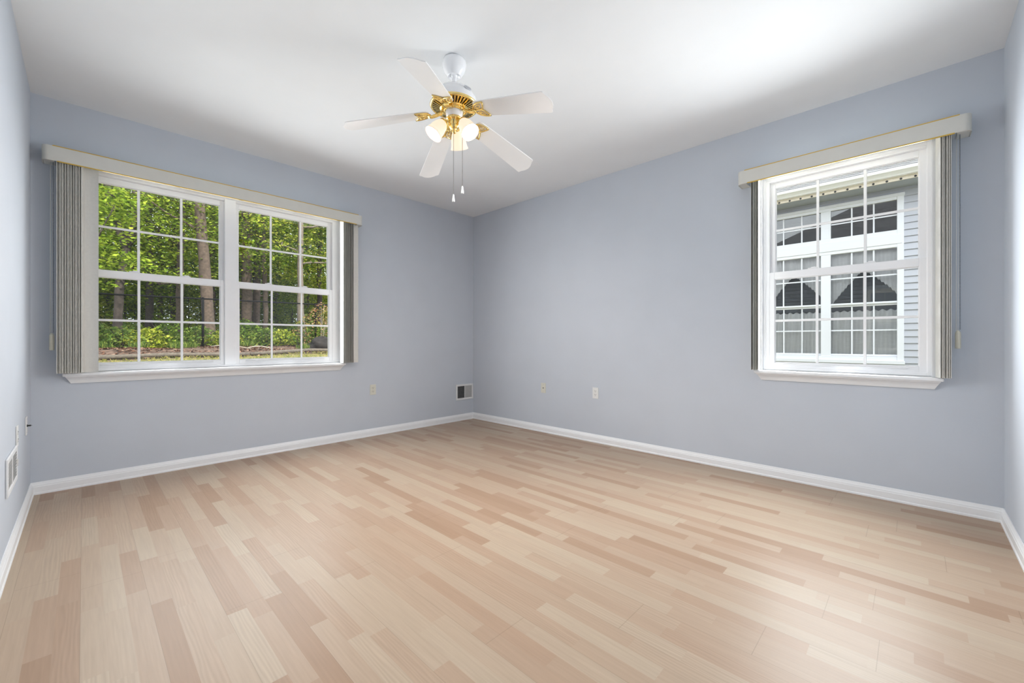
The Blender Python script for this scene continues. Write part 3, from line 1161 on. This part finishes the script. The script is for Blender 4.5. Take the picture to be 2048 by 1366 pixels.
mb = MB()
clapboard(mb, 'y', TW + 0.001, 1, -TW, 8.6, -0.3, 2.86, (RH[0] - 0.03, RH[1] + 0.03, RH[2] - 0.03, RH[3] + 0.03))
mb.box((RX + TW + 0.002, 0.0, -0.3), (8.6, TW, 2.86))
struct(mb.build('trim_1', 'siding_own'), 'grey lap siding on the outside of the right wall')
mb = MB()
clapboard(mb, 'x', -TW - 0.001, -1, RY - 4.0, TW, -0.3, 2.86, (LH[0] - 0.03, LH[1] + 0.03, LH[2] - 0.03, LH[3] + 0.03))
mb.box((-TW, RY - 4.0, -0.3), (0, RY - TW - 0.002, 2.86))
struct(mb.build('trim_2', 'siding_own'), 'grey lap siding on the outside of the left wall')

# hip roof over the room's own house
ex0, ex1, ey0, ey1, ez = -0.50, 9.0, -8.4, 0.55, 2.90
rise = 0.67
hw = (ey1 - ey0) / 2
rz = ez + rise * hw
v = [(ex0, ey0, ez), (ex1, ey0, ez), (ex1, ey1, ez), (ex0, ey1, ez), (ex0 + hw, ey0 + hw, rz), (ex1 - hw * 0.2, ey0 + hw, rz)]
f = [(0, 1, 5, 4), (1, 2, 5), (2, 3, 4, 5), (3, 0, 4), (0, 3, 2, 1)]
struct(MB().add(v, f).build('roof', 'shingle'), 'grey shingled hip roof of the house itself')

# ------------------------------------------------------------------ neighbouring house
NY = 5.0
nh = thing('neighboring_house', 'grey vinyl-sided house with white gutter and tall white windows outside the single window', 'house', (4.0, 7.0, -0.3))
NX0, NX1 = -1.5, 9.5
TX0, TX1, TZ0, TZ1 = 2.290, 4.205, 0.714, 3.306
mb = MB()
clapboard(mb, 'y', NY, -1, NX0, NX1, -0.3, 3.40, (TX0 + 0.01, TX1 - 0.01, TZ0 + 0.01, TZ1 - 0.01))
wall_box_with_hole(mb, 'y', NY, NY + 0.12, NX0, NX1, -0.3, 3.50, (TX0 + 0.03, TX1 - 0.03, TZ0 + 0.03, TZ1 - 0.03))
mb.box((NX0, NY + 0.12, -0.3), (NX0 + 0.12, NY + 8, 3.5))
mb.box((NX1 - 0.12, NY + 0.12, -0.3), (NX1, NY + 8, 3.5))
mb.build('siding_wall', 'siding', nh)
# dark interior seen through its panes
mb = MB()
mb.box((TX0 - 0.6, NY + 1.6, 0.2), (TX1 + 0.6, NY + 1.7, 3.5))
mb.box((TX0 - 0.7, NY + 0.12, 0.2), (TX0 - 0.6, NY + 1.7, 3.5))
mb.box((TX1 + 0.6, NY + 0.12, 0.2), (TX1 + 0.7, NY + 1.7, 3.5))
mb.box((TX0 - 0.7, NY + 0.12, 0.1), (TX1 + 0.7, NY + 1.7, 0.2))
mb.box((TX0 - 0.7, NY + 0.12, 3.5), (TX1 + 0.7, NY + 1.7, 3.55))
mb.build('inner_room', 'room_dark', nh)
OY = 4.596                       # eave edge
mb = MB()
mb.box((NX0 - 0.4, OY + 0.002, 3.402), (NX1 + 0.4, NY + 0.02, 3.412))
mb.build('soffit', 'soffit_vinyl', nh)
mb = MB()
mb.box((NX0 - 0.4, OY - 0.012, 3.398), (NX1 + 0.4, OY + 0.004, 3.462))
fe = mb.build('fascia', 'soffit_edge', nh, bevel=0.003, seg=1)
x = NX0 - 0.4
while x < 5.2:
    if x > 1.2:
        ho = MB().lathe([(0.0155, 0.0), (0.0155, 0.003), (0.0003, 0.003)], 10, 0, False, Matrix.Translation((x - 0.003, OY - 0.0125, 3.416)) @ Matrix.Rotation(PI / 2, 4, 'X')).build('vent_hole', 'slot_dark', fe)
    x += 0.152
# K-style gutter
gp = [(OY - 0.012, 3.462), (OY - 0.075, 3.455), (OY - 0.085, 3.475), (OY - 0.105, 3.500), (OY - 0.125, 3.520), (OY - 0.130, 3.560), (OY - 0.118, 3.560), (OY - 0.113, 3.525), (OY - 0.012, 3.500)]
MB().prism([(0, y, z) for y, z in gp], (NX0 - 0.4, 0, 0), (NX1 + 0.4, 0, 0)).build('gutter', 'gutter_white', nh)
mb = MB()
pitch = 0.52
for i in range(44):                # shingle courses
    y0 = OY - 0.03 + i * 0.125
    z0 = 3.53 + (y0 - OY) * pitch
    mb.prism([(0, y0, z0), (0, y0, z0 + 0.010), (0, y0 + 0.150, z0 + 0.150 * pitch + 0.004), (0, y0 + 0.150, z0 + 0.150 * pitch - 0.006)], (NX0 - 0.4, 0, 0), (NX1 + 0.4, 0, 0))
mb.build('roof', 'shingle', nh)

# the mulled window unit: trim, two transoms, four hung sashes
G = [(2.371, 3.181), (3.316, 4.126)]
tr = MB()
yo = NY - 0.030
tr.box((TX0, yo, TZ0), (G[0][0], NY + 0.05, TZ1))
tr.box((G[1][1], yo, TZ0), (TX1, NY + 0.05, TZ1))
tr.box((G[0][1], yo + 0.008, TZ0), (G[1][0], NY + 0.05, TZ1 - 0.08))
tr.box((TX0, yo - 0.012, 3.270), (TX1 + 0.01, NY + 0.05, 3.318))
tr.box((G[0][0], yo + 0.004, 3.222), (G[1][1], NY + 0.05, 3.272))
tr.box((TX0 + 0.05, yo + 0.004, 2.494), (TX1 - 0.05, NY + 0.05, 2.760))
tr.box((TX0 + 0.02, yo - 0.006, 2.545), (TX1 - 0.02, NY + 0.05, 2.697))
tr.box((TX0 - 0.01, yo - 0.028, TZ0 - 0.02), (TX1 + 0.01, NY + 0.05, TZ0 + 0.035))
tr.box((G[0][0], yo + 0.004, TZ0 + 0.03), (G[1][1], NY + 0.05, 0.809))
nt = tr.build('window_trim', 'neighbor_trim', nh, bevel=0.004, seg=1)


def nsash(g, z0, z1, yc, fr_w, with_lift=False):
    s = MB()
    a0, a1 = g
    s.box((a0 - 0.004, yc - 0.02, z0 - fr_w), (a1 + 0.004, yc + 0.02, z0))
    s.box((a0 - 0.004, yc - 0.02, z1), (a1 + 0.004, yc + 0.02, z1 + fr_w))
    s.box((a0 - 0.02, yc - 0.02, z0), (a0, yc + 0.02, z1))
    s.box((a1, yc - 0.02, z0), (a1 + 0.02, yc + 0.02, z1))
    so = s.build('window_sash', 'neighbor_trim', nh, bevel=0.003, seg=1)
    MB().box((a0, yc - 0.003, z0), (a1, yc + 0.003, z1)).build('pane', 'neighbor_glass', so)
    m2 = MB()
    for k in (1, 2):
        c = a0 + (a1 - a0) * k / 3
        m2.box((c - 0.010, yc - 0.011, z0), (c + 0.010, yc - 0.004, z1))
    zc = (z0 + z1) / 2
    m2.box((a0, yc - 0.0105, zc - 0.010), (a1, yc - 0.0045, zc + 0.010))
    m2.build('muntins', 'neighbor_trim', so)


for g in G:
    nsash(g, 2.763, 3.224, NY + 0.01, 0.02)
    nsash(g, 1.672, 2.490, NY + 0.005, 0.03)
    nsash(g, 0.842, 1.612, NY + 0.030, 0.03)


def curtain_sheet(name, x0, x1, zf_top, zf_bot, y, folds, amp, label, nx=90, nz=26, ph=0.0):
    """hanging cloth with vertical folds between two height functions"""
    v, f = [], []
    for i in range(nx + 1):
        u = i / nx
        x = x0 + (x1 - x0) * u
        zt, zb = zf_top(u), zf_bot(u)
        for j in range(nz + 1):
            t = j / nz
            z = zt + (zb - zt) * t
            yy = y + amp * math.sin(folds * 2 * PI * u + ph + 0.7 * math.sin(3 * z)) + 0.3 * amp * math.sin(folds * 5.1 * u + 9 * z)
            v.append((x, yy, z))
    for i in range(nx):
        for j in range(nz):
            a = i * (nz + 1) + j
            f.append((a, a + 1, a + nz + 2, a + nz + 1))
    m_ = MB()
    m_.add(v, f, 0, True)
    o = m_.build(name, 'sheer_curtain')
    sd = o.modifiers.new('thickness', 'SOLIDIFY')
    sd.thickness = 0.0015
    tag(o, label, 'curtain')
    return o


side = ['left', 'right']
for gi, g in enumerate(G):
    a0, a1 = g[0] - 0.05, g[1] + 0.05
    apex = g[0] + (g[1] - g[0]) * 0.50
    nm = 'left' if gi == 0 else 'right'
    ruff = lambda u: 0.010 * math.sin(u * 70)

    def botL(u, a0=a0, apex=apex):
        return min(2.47, 1.55 + 0.68 * (u ** 0.85)) + 0.010 * math.sin(u * 70)

    def botR(u, a0=a0, apex=apex):
        return min(2.47, 1.70 + 0.53 * ((1 - u) ** 0.8)) + 0.010 * math.sin(u * 70)
    curtain_sheet('swag_curtain', a0, apex + 0.02, lambda u: 2.53, botL, NY + 0.075, 5, 0.010,
                  'white ruffled sheer swag on the left of the %s upper pane next door' % nm)
    curtain_sheet('swag_curtain', apex - 0.02, a1, lambda u: 2.53, botR, NY + 0.090, 5, 0.010,
                  'white ruffled sheer swag on the right of the %s upper pane next door' % nm, ph=1.0)
    curtain_sheet('cafe_curtain', a0, a1, lambda u: 1.545 + 0.012 * math.sin(u * 60), lambda u: 0.72, NY + 0.085, 9, 0.014,
                  'white sheer cafe curtain behind the %s lower pane next door' % nm, ph=0.5)

# ------------------------------------------------------------------ ground outside
NGX, NGY = 90, 60


def gz(x, y):
    s = max(0.0, min(1.0, (-x - 0.8) / 6.2))
    z = max(-0.30, 0.745 + 0.20 * min(0.0, -x - 7.0)) if x > -7.0 else 0.745
    if x < -7.0:
        k = min(1.0, (-x - 7.0) / 1.2)
        z += 0.10 * k * k * (3 - 2 * k)
    if x < -9:
        z += 0.03 * (-x - 9)
        z = min(z, 1.9)
    fall = max(0.0, min(1.0, (y - 3.4) / 2.5)) if x > -6 else 0.0
    z = z * (1 - fall) + (-0.30) * fall
    return z + (0.03 * math.sin(x * 1.7 + y * 0.9) + 0.02 * math.sin(y * 2.3 - x)) * s


mb = MB()
v, f = [], []
xs = [14 - 74 * (i / NGX) for i in range(NGX + 1)]
ys = [-32 + 66 * (j / NGY) for j in range(NGY + 1)]
for x in xs:
    for y in ys:
        v.append((x, y, gz(x, y)))
for i in range(NGX):
    for j in range(NGY):
        a = i * (NGY + 1) + j
        f.append((a, a + 1, a + NGY + 2, a + NGY + 1))
mb.add(v, f, 0, True)
struct(mb.build('ground', 'forest_floor'), 'leaf-strewn ground outside rising to the woods')


# ------------------------------------------------------------------ leaves and trees
def leaf_object(name, centres, sizes, matn, parent=None, flat=0.55, aspect=0.62, up=None):
    """a mesh of pointed folded leaves, one per centre"""
    n = len(centres)
    cen = np.asarray(centres, dtype=np.float64)
    sz = np.asarray(sizes, dtype=np.float64)[:, None]
    th = rng.uniform(0, 2 * PI, n)
    nz = np.stack([rng.normal(0, flat, n), rng.normal(0, flat, n), np.ones(n)], 1)
    nz /= np.linalg.norm(nz, axis=1)[:, None]
    d = np.stack([np.cos(th), np.sin(th), np.zeros(n)], 1)
    if up is not None:
        d = d * (1 - up) + np.array([0, 0, 1.0]) * up + rng.normal(0, 0.12, (n, 3))
        nz = np.stack([-np.sin(th), np.cos(th), np.zeros(n)], 1)
    d -= nz * (d * nz).sum(1)[:, None]
    d /= np.linalg.norm(d, axis=1)[:, None]
    w = np.cross(nz, d)
    p0 = cen - d * sz * 0.5
    p1 = cen + w * sz * 0.5 * aspect - nz * sz * 0.10 + d * sz * 0.02
    p2 = cen + d * sz * 0.5 - nz * sz * 0.08
    p3 = cen - w * sz * 0.5 * aspect - nz * sz * 0.10 + d * sz * 0.02
    V = np.stack([p0, p1, p2, p3], 1).reshape(-1, 3)
    base = np.arange(n) * 4
    T = np.stack([base, base + 1, base + 2, base, base + 2, base + 3], 1).reshape(-1)
    me = bpy.data.meshes.new(name)
    me.vertices.add(len(V))
    me.vertices.foreach_set('co', V.reshape(-1))
    me.loops.add(len(T))
    me.loops.foreach_set('vertex_index', T)
    me.polygons.add(n * 2)
    me.polygons.foreach_set('loop_start', np.arange(0, n * 6, 3))
    me.polygons.foreach_set('loop_total', np.full(n * 2, 3))
    me.materials.append(M[matn])
    me.update(calc_edges=True)
    o = bpy.data.objects.new(name, me)
    C.objects.link(o)
    if parent is not None:
        o.parent = parent
    return o


def clump_points(n_clump, per, box, cs, layered=0.35):
    """leaf positions in flattened clumps inside a box ((x0,x1),(y0,y1),(z0,z1))"""
    out = []
    for _ in range(n_clump):
        c = np.array([rng.uniform(*b) for b in box])
        s = cs * rng.uniform(0.6, 1.4)
        out.append(c + rng.normal(0, 1, (per, 3)) * np.array([s, s, s * layered]))
    return np.concatenate(out)


def trunk(mb, pts, rad, n=12, rough=0.06):
    """bark tube with slight irregularity; local coordinates"""
    P_ = []
    R_ = []
    for i in range(len(pts) - 1):
        for k in range(6):
            t = k / 6
            p = Vector(pts[i]).lerp(Vector(pts[i + 1]), t)
            P_.append(p + Vector((random.gauss(0, 1), random.gauss(0, 1), 0)) * 0.01)
            r = rad[i] + (rad[i + 1] - rad[i]) * t
            R_.append(r * (1 + random.uniform(-rough, rough)))
    P_.append(Vector(pts[-1]))
    R_.append(rad[-1])
    mb.tube(P_, R_, n)
    return P_


def branches(mb, P_, R0, count, zmin, length):
    for _ in range(count):
        i = random.randrange(len(P_))
        p = P_[i]
        if p.z < zmin:
            continue
        a = random.uniform(0, 2 * PI)
        L = random.uniform(0.5, 1.0) * length
        d = Vector((math.cos(a), math.sin(a), random.uniform(0.1, 0.7)))
        pts = [p]
        for k in range(1, 5):
            pts.append(p + d * (L * k / 4) + Vector((random.gauss(0, 0.08), random.gauss(0, 0.08), random.gauss(0, 0.08))) * k * 0.6)
        mb.tube(pts, [R0 * 0.30, R0 * 0.24, R0 * 0.18, R0 * 0.12, R0 * 0.05], 6)


def tree(label, base, tops, rads, bark, leafm, crown, n_clump, per, cs, leaf=(0.10, 0.17), fork=None, br=8, brl=1.6, brz=2.0, name='tree', group=None):
    x, y = base
    z = gz(x, y)
    root = thing(name, label, 'tree', (x, y, z - 0.05), group)
    m_ = MB()
    P_ = trunk(m_, [(0, 0, 0)] + tops, rads)
    if fork:
        trunk(m_, fork[0], fork[1], 8)
    branches(m_, P_, rads[0], br, brz, brl)
    m_.build('trunk', bark, None).parent = root
    if n_clump:
        pts = clump_points(int(n_clump * 1.25), int(per * 1.25), crown, cs)
        leaf_object('foliage', pts, rng.uniform(*leaf, len(pts)) * 0.80, leafm, root)
    return root


def copy_tree(src, loc, rz, sc, label, group=None):
    r = src.copy()
    C.objects.link(r)
    r.location = loc
    r.rotation_euler = (0, 0, rz)
    r.scale = (sc, sc, sc)
    r['label'] = label
    if group:
        r['group'] = group
    for ch in src.children:
        c = ch.copy()
        C.objects.link(c)
        c.parent = r
        c.matrix_parent_inverse = ch.matrix_parent_inverse.copy()
    return r


# named trees one can point to through the double window
tree('tall straight brown tree right behind the black fence post', (-11.6, -0.93), [(0.0, -0.12, 2.2), (0.0, -0.30, 5.0), (0.1, -0.5, 10.5)], [0.185, 0.155, 0.135, 0.09],
     'bark', 'leaf_green', ((-1.6, 1.2), (-1.8, 1.8), (3.2, 9.5)), 46, 60, 0.42, br=10, brl=1.8, brz=3.0)
tree('slender grey-brown tree just left of the thick straight one', (-14.0, -1.39), [(0, 0.03, 2.5), (0, 0.10, 5.2), (0.1, 0.2, 11)], [0.115, 0.105, 0.085, 0.05],
     'bark', 'leaf_green', ((-1.8, 1.6), (-1.8, 1.8), (2.4, 9.5)), 60, 60, 0.45, br=9, brl=1.6)
tree('grey pole-straight tree seen through the right-hand sash', (-11.2, 1.64), [(0, -0.03, 2.0), (0, -0.02, 4.6), (0.1, 0.1, 10)], [0.150, 0.098, 0.085, 0.05],
     'bark_pale', 'leaf_yellow', ((-1.5, 1.0), (-1.4, 2.2), (2.7, 8.5)), 34, 55, 0.40, br=12, brl=1.9, brz=1.6)
tree('dark crooked tree at the left side of the double window', (-12.5, -3.02), [(0, 0.06, 1.9), (0, 0.20, 2.9), (0, -0.18, 4.3), (0.2, -0.5, 9)], [0.115, 0.100, 0.095, 0.085, 0.04],
     'bark_dark', 'leaf_green', ((-1.0, 1.6), (-1.6, 2.2), (2.1, 7.5)), 70, 62, 0.42,
     fork=([(0, 0.20, 2.9), (0.1, 0.42, 3.8), (0.2, 0.36, 5.0), (0.2, 0.8, 7.0)], [0.085, 0.075, 0.06, 0.03]), br=12, brl=1.8)
tree('forked grey tree high in the right-hand sash', (-16.0, 1.45), [(0, 0.05, 3.0), (0, 0.15, 4.9), (0.1, 0.05, 6.2), (0.2, -0.4, 10)], [0.16, 0.13, 0.12, 0.09, 0.04],
     'bark', 'leaf_yellow', ((-2, 2), (-2, 2), (2.6, 9.0)), 56, 60, 0.48,
     fork=([(0, 0.15, 4.9), (0.0, 0.55, 6.3), (0.2, 0.9, 9)], [0.09, 0.07, 0.04]), br=8)
tree('broad dark tree in the thick cluster of trunks at mid-window', (-15.5, 1.00), [(0, 0, 3), (0.1, -0.1, 6), (0.1, -0.2, 10)], [0.20, 0.18, 0.14, 0.06],
     'bark', 'leaf_dark', ((-1.6, 1.6), (-1.8, 1.8), (2.6, 8)), 50, 60, 0.45, br=8)
tree('thin reddish-brown tree beside the thick cluster of trunks', (-14.8, 1.52), [(0, -0.03, 2), (0, -0.1, 4.5), (0, -0.1, 9)], [0.10, 0.085, 0.07, 0.03],
     'bark', 'leaf_green', ((-1.2, 1.2), (-1.5, 1.5), (2.8, 8)), 40, 55, 0.42, br=8)
tree('dark slim tree near the right end of the double window', (-16.0, 4.10), [(0, 0, 3), (0, 0.05, 6), (0, 0.1, 10)], [0.13, 0.11, 0.09, 0.04],
     'bark_dark', 'leaf_yellow', ((-1.5, 1.5), (-2, 2), (2.6, 8.5)), 52, 60, 0.45, br=10)

GRP = 'leafy trees deep in the woods'
GL = 'leafy green tree deep in the woods beyond the black fence'
protos = []
for (lm, bk, r0) in (('leaf_green', 'bark_dark', 0.13), ('leaf_yellow', 'bark', 0.10), ('leaf_dark', 'bark_dark', 0.16), ('leaf_green', 'bark', 0.09)):
    protos.append(tree(GL, (-17.0, -1.95), [(0, 0.05, 3.0), (0.1, 0.0, 6.0), (0.1, 0.2, 11.0)], [r0, r0 * 0.85, r0 * 0.6, 0.03],
                       bk, lm, ((-2.2, 2.2), (-2.2, 2.2), (2.3, 11.0)), 88, 46, 0.50, leaf=(0.13, 0.22), br=9, group=GRP))
spots = [(-17.0, -1.95), (-19.0, -1.44), (-20.0, -0.80), (-19.0, 1.75),
         (-17.5, 1.85), (-20.0, 3.45), (-16.2, -4.6), (-14.6, -6.5), (-18.4, -3.4), (-18.0, 0.3), (-22.0, -2.9), (-22.5, 0.6), (-22.2, 2.4), (-21.0, 5.4),
         (-24.5, -5.0), (-25.0, -1.2), (-25.5, 1.6), (-24.8, 4.2), (-25.5, 7.4), (-18.0, 6.6), (-15.0, 6.2), (-28.5, -3.0), (-29.0, 0.2), (-29.0, 3.2),
         (-29.0, 6.3), (-29.5, 9.6), (-13.4, 4.0), (-20.5, -6.3), (-33.0, -4.5), (-33.5, -0.8), (-33.5, 2.6), (-33.5, 6.0), (-33.0, 9.6), (-33, 13.2),
         (-25.0, 11.0), (-20.5, 9.0), (-12.8, -5.2), (-38, -6), (-38, -2), (-38, 2), (-38, 6), (-38, 10), (-38, 14)]
for i, (x, y) in enumerate(spots):
    z = gz(x, y) - 0.05
    if i < 4:
        protos[i].location = (x, y, z)
    else:
        copy_tree(protos[i % 4], (x, y, z), random.uniform(0, 6.28), random.uniform(0.85, 1.2), GL, GRP)

# young understory trees filling the depth of the woods
UG = 'young understory trees deep in the woods'
UL = 'bushy young tree filling the shade deep behind the fence'
up = []
for (lm, hh) in (('leaf_green', 3.6), ('leaf_yellow', 3.0), ('leaf_green', 2.6)):
    up.append(tree(UL, (-17.0, 0), [(0, 0.03, 1.2), (0.05, 0, 2.4), (0.05, 0.05, hh)], [0.035, 0.03, 0.02, 0.006],
                   'bark_dark', lm, ((-1.3, 1.3), (-1.3, 1.3), (0.2, hh)), 46, 42, 0.34, leaf=(0.11, 0.19), br=6, brl=0.8, brz=0.5, group=UG))
us = []
for X, st, y0, y1 in ((-18.6, 1.7, -6, 7), (-21.3, 1.7, -7, 9), (-26.5, 2.0, -8, 12), (-31, 2.2, -8, 14), (-36, 2.4, -9, 16)):
    y = y0
    while y < y1:
        us.append((X + random.uniform(-0.8, 0.8), y + random.uniform(-0.4, 0.4)))
        y += st
for i, (x, y) in enumerate(us):
    z = gz(x, y) - 0.05
    sc_ = random.uniform(0.8, 1.15) * (1.0 if x > -25 else 1.35)
    if i < 3:
        up[i].location = (x, y, z)
    else:
        copy_tree(up[i % 3], (x, y, z), random.uniform(0, 6.28), sc_, UL, UG)

# a leafy limb hanging in front of the fence at the left
lb = tree('low leafy sapling leaning in at the left edge of the double window', (-9.0, -4.1), [(0.1, 0.2, 1.2), (0.2, 0.5, 2.2), (0.2, 0.9, 3.4)], [0.03, 0.026, 0.02, 0.008],
          'bark_dark', 'leaf_green', ((-0.4, 0.6), (0.1, 1.4), (1.5, 4.2)), 34, 40, 0.26, leaf=(0.10, 0.16), br=8, brl=0.9, brz=1.0, name='sapling')


# undergrowth along the fence: each bush is a thing
def bush(label, x, y, w, h, matn, n, leaf, name='shrub', up=None, cat='bush', group=None):
    z = gz(x, y)
    root = thing(name, label, cat, (x, y, z), group)
    m_ = MB()
    for k in range(7):
        a = random.uniform(0, 2 * PI)
        q = random.uniform(0.3, 0.9) * w
        m_.tube([(0.02 * math.cos(a), 0.02 * math.sin(a), -0.05), (0.3 * q * math.cos(a), 0.3 * q * math.sin(a), h * 0.45), (0.8 * q * math.cos(a), 0.8 * q * math.sin(a), h * random.uniform(0.75, 0.98))],
                [0.008, 0.006, 0.003], 5)
    m_.build('stems', 'twig' if matn == 'leaf_red' else 'bark_dark', None).parent = root
    r_ = np.sqrt(rng.uniform(0, 1, n))
    a = rng.uniform(0, 2 * PI, n)
    t = rng.uniform(0, 1, n)
    env = np.sqrt(np.clip(1 - (2 * t - 0.9) ** 2 * 0.75, 0.05, 1))
    pts = np.stack([w * r_ * env * np.cos(a), w * r_ * env * np.sin(a), 0.04 + t * h * (1 - 0.35 * r_ ** 2)], 1)
    leaf_object('foliage', pts, rng.uniform(*leaf, n), matn, root, flat=0.8, up=up)
    return root


bush('peach and red-leaved bush leaning over the dark stump', -9.75, 1.75, 0.85, 1.45, 'leaf_red', 950, (0.06, 0.11))
bg_ = 'low green bushes along the black fence'
bl_ = 'low green bush in the undergrowth along the black fence'
bsrc = []
for (mm, w, h) in (('leaf_fern', 0.62, 0.62), ('leaf_yellow', 0.5, 0.5), ('leaf_dark', 0.7, 0.75)):
    bsrc.append(bush(bl_, -10.3, -3.0, w, h, mm, 620, (0.05, 0.11), group=bg_))
row = []
yy = -6.2
while yy < 4.8:
    row.append((-10.45 + random.uniform(-0.25, 0.2), yy))
    yy += random.uniform(0.42, 0.66)
yy = -6.0
while yy < 5.5:
    row.append((-12.2 + random.uniform(-0.6, 0.6), yy))
    yy += random.uniform(0.6, 0.95)
yy = -6.0
while yy < 6.5:
    row.append((-14.6 + random.uniform(-0.9, 0.9), yy))
    yy += random.uniform(0.9, 1.3)
for i, (x, y) in enumerate(row):
    if -9.75 < x < -9 and abs(y - 1.75) < 0.6:
        continue
    z = gz(x, y) - 0.02
    s = random.uniform(0.8, 1.25)
    if i < 3:
        bsrc[i].location = (x, y, z)
    else:
        copy_tree(bsrc[i % 3], (x, y, z), random.uniform(0, 6.28), s, bl_, bg_)
# tufts of grass in front of the fence
tg = 'grass tufts on the leaf litter'
tl = 'tuft of light green grass on the leaf litter before the fence'
src = None
for i, (x, y) in enumerate([(-9.3, -2.75), (-9.1, -2.05), (-9.35, -1.75), (-9.5, -3.4), (-9.3, 1.18), (-8.9, 0.9), (-9.6, -0.4)]):
    z = gz(x, y)
    if src is None:
        n = 110
        a = rng.uniform(0, 2 * PI, n)
        r_ = rng.uniform(0, 0.20, n)
        pts = np.stack([r_ * np.cos(a), r_ * np.sin(a), rng.uniform(0.05, 0.11, n)], 1)
        src = leaf_object('grass_tuft', pts, rng.uniform(0.12, 0.24, n), 'leaf_fern', None, aspect=0.06, up=0.75)
        o = src
    else:
        o = src.copy()
        C.objects.link(o)
    o.location = (x, y, z)
    o.rotation_euler = (0, 0, i * 1.3)
    tag(o, tl, 'grass', tg)

# leaf litter on the bank, grass on the lawn strip: uncountable stuff
n = 9000
X = rng.uniform(-11.5, -6.9, n)
Y = rng.uniform(-6.5, 5.5, n)
Z = np.array([gz(a, b) for a, b in zip(X, Y)]) + 0.012
tag(leaf_object('leaf_litter', np.stack([X, Y, Z], 1), rng.uniform(0.05, 0.11, n), 'leaf_litter', flat=0.3), 'reddish brown fallen leaves covering the bank below the fence', 'leaf litter', kind='stuff')
n = 9000
X = rng.uniform(-6.85, -4.6, n)
Y = rng.uniform(-6.0, 2.5, n)
Z = np.array([gz(a, b) for a, b in zip(X, Y)]) + 0.02
tag(leaf_object('lawn_grass', np.stack([X, Y, Z], 1), rng.uniform(0.05, 0.10, n), 'grass_blade', aspect=0.10, up=0.55), 'dry yellow-green grass strip in front of the log edging', 'grass', kind='stuff')

# log edging at the foot of the bank
y = -6.4
k = 0
while y < 4.5:
    L = random.uniform(2.3, 2.9)
    zc = gz(-7.0, y + L / 2) + 0.035
    pts = [(-7.0 + random.gauss(0, 0.02), y + L * i / 8, gz(-7.0, y + L * i / 8) + 0.03) for i in range(9)]
    o = MB().tube(pts, [0.048 * random.uniform(0.9, 1.1) for _ in range(9)], 10).build('edging_log', 'log_wood')
    tag(o, 'weathered grey edging log at the foot of the leafy bank', 'log', 'edging logs along the bank')
    y += L + 0.02
# fallen pale twigs on the litter
for (x, y, a, L, lab) in ((-9.3, -1.3, 0.9, 1.3, 'pale bare branch lying on the leaf litter left of the fence post'), (-8.6, -0.6, 1.4, 0.8, 'short pale branch lying on the leaf litter right of the fence post')):
    pts = []
    for k in range(6):
        px = x + L * k / 5 * math.cos(a) + random.gauss(0, 0.02)
        py = y + L * k / 5 * math.sin(a)
        pts.append((px, py, gz(px, py) + 0.03 + 0.05 * math.sin(k)))
    tag(MB().tube(pts, [0.014, 0.013, 0.011, 0.009, 0.007, 0.004], 6).build('fallen_branch', 'twig'), lab, 'branch')
# dark upturned stump
m_ = MB()
sx, sy = -9.05, 1.55
v, f = [], []
NS, NR = 18, 9
for j in range(NR + 1):
    for i in range(NS):
        a = 2 * PI * i / NS
        ph = PI / 2 * j / NR
        r = 0.46 * math.cos(ph) * (1 + 0.22 * math.sin(3 * a + j) + random.uniform(-0.1, 0.1)) + 0.01
        v.append((sx + 0.62 * r * math.cos(a), sy + r * math.sin(a), gz(sx, sy) - 0.05 + 0.42 * math.sin(ph) * (1 + random.uniform(-0.08, 0.08))))
for j in range(NR):
    for i in range(NS):
        f.append((j * NS + i, j * NS + (i + 1) % NS, (j + 1) * NS + (i + 1) % NS, (j + 1) * NS + i))
m_.add(v, f, 0, True)
tag(m_.build('tree_stump', 'stump_dark'), 'dark rotting stump under the peach-leaved bush', 'stump')

# black chain-link fence
fn = thing('chain_link_fence', 'black chain-link fence in front of the woods', 'fence', (-10.0, 0, 0.8))
m_ = MB()
m_.tube([(-10.0, -9.0, 2.19), (-10.0, -3.6, 2.215), (-10.0, 2.1, 2.29), (-10.0, 8.0, 2.33)], 0.021, 10)
m_.build('top_rail', 'fence_black', fn)
for py in (-7.47, -4.42, -1.37, 1.68, 4.73, 7.78):
    zt = 2.215 + (py + 3.6) * 0.0125
    m_ = MB()
    m_.tube([(-10.0, py, gz(-10, py) - 0.1), (-10.0, py, zt + 0.01)], 0.030, 12)
    m_.sphere((-10.0, py, zt + 0.015), 0.034, 12, 6)
    m_.build('post', 'fence_black', fn)
m_ = MB()
sp = 0.11
wv, wf = [], []
y = -9.0
while y < 8.0:
    for sgn in (1, -1):
        z0, z1 = 0.86, 2.20 + (y + 3.6) * 0.012
        y2 = y + sgn * (z1 - z0)
        r = 0.0016
        o = len(wv)
        wv += [(-9.998 - r, y, z0), (-9.998 + r, y, z0), (-9.998 + r, y2, z1), (-9.998 - r, y2, z1),
               (-9.998, y - r, z0), (-9.998, y + r, z0), (-9.998, y2 + r, z1), (-9.998, y2 - r, z1)]
        wf += [(o, o + 1, o + 2, o + 3), (o + 4, o + 5, o + 6, o + 7)]
    y += sp
m_.add(wv, wf)
m_.build('wire_mesh', 'fence_black', fn, fix=False)
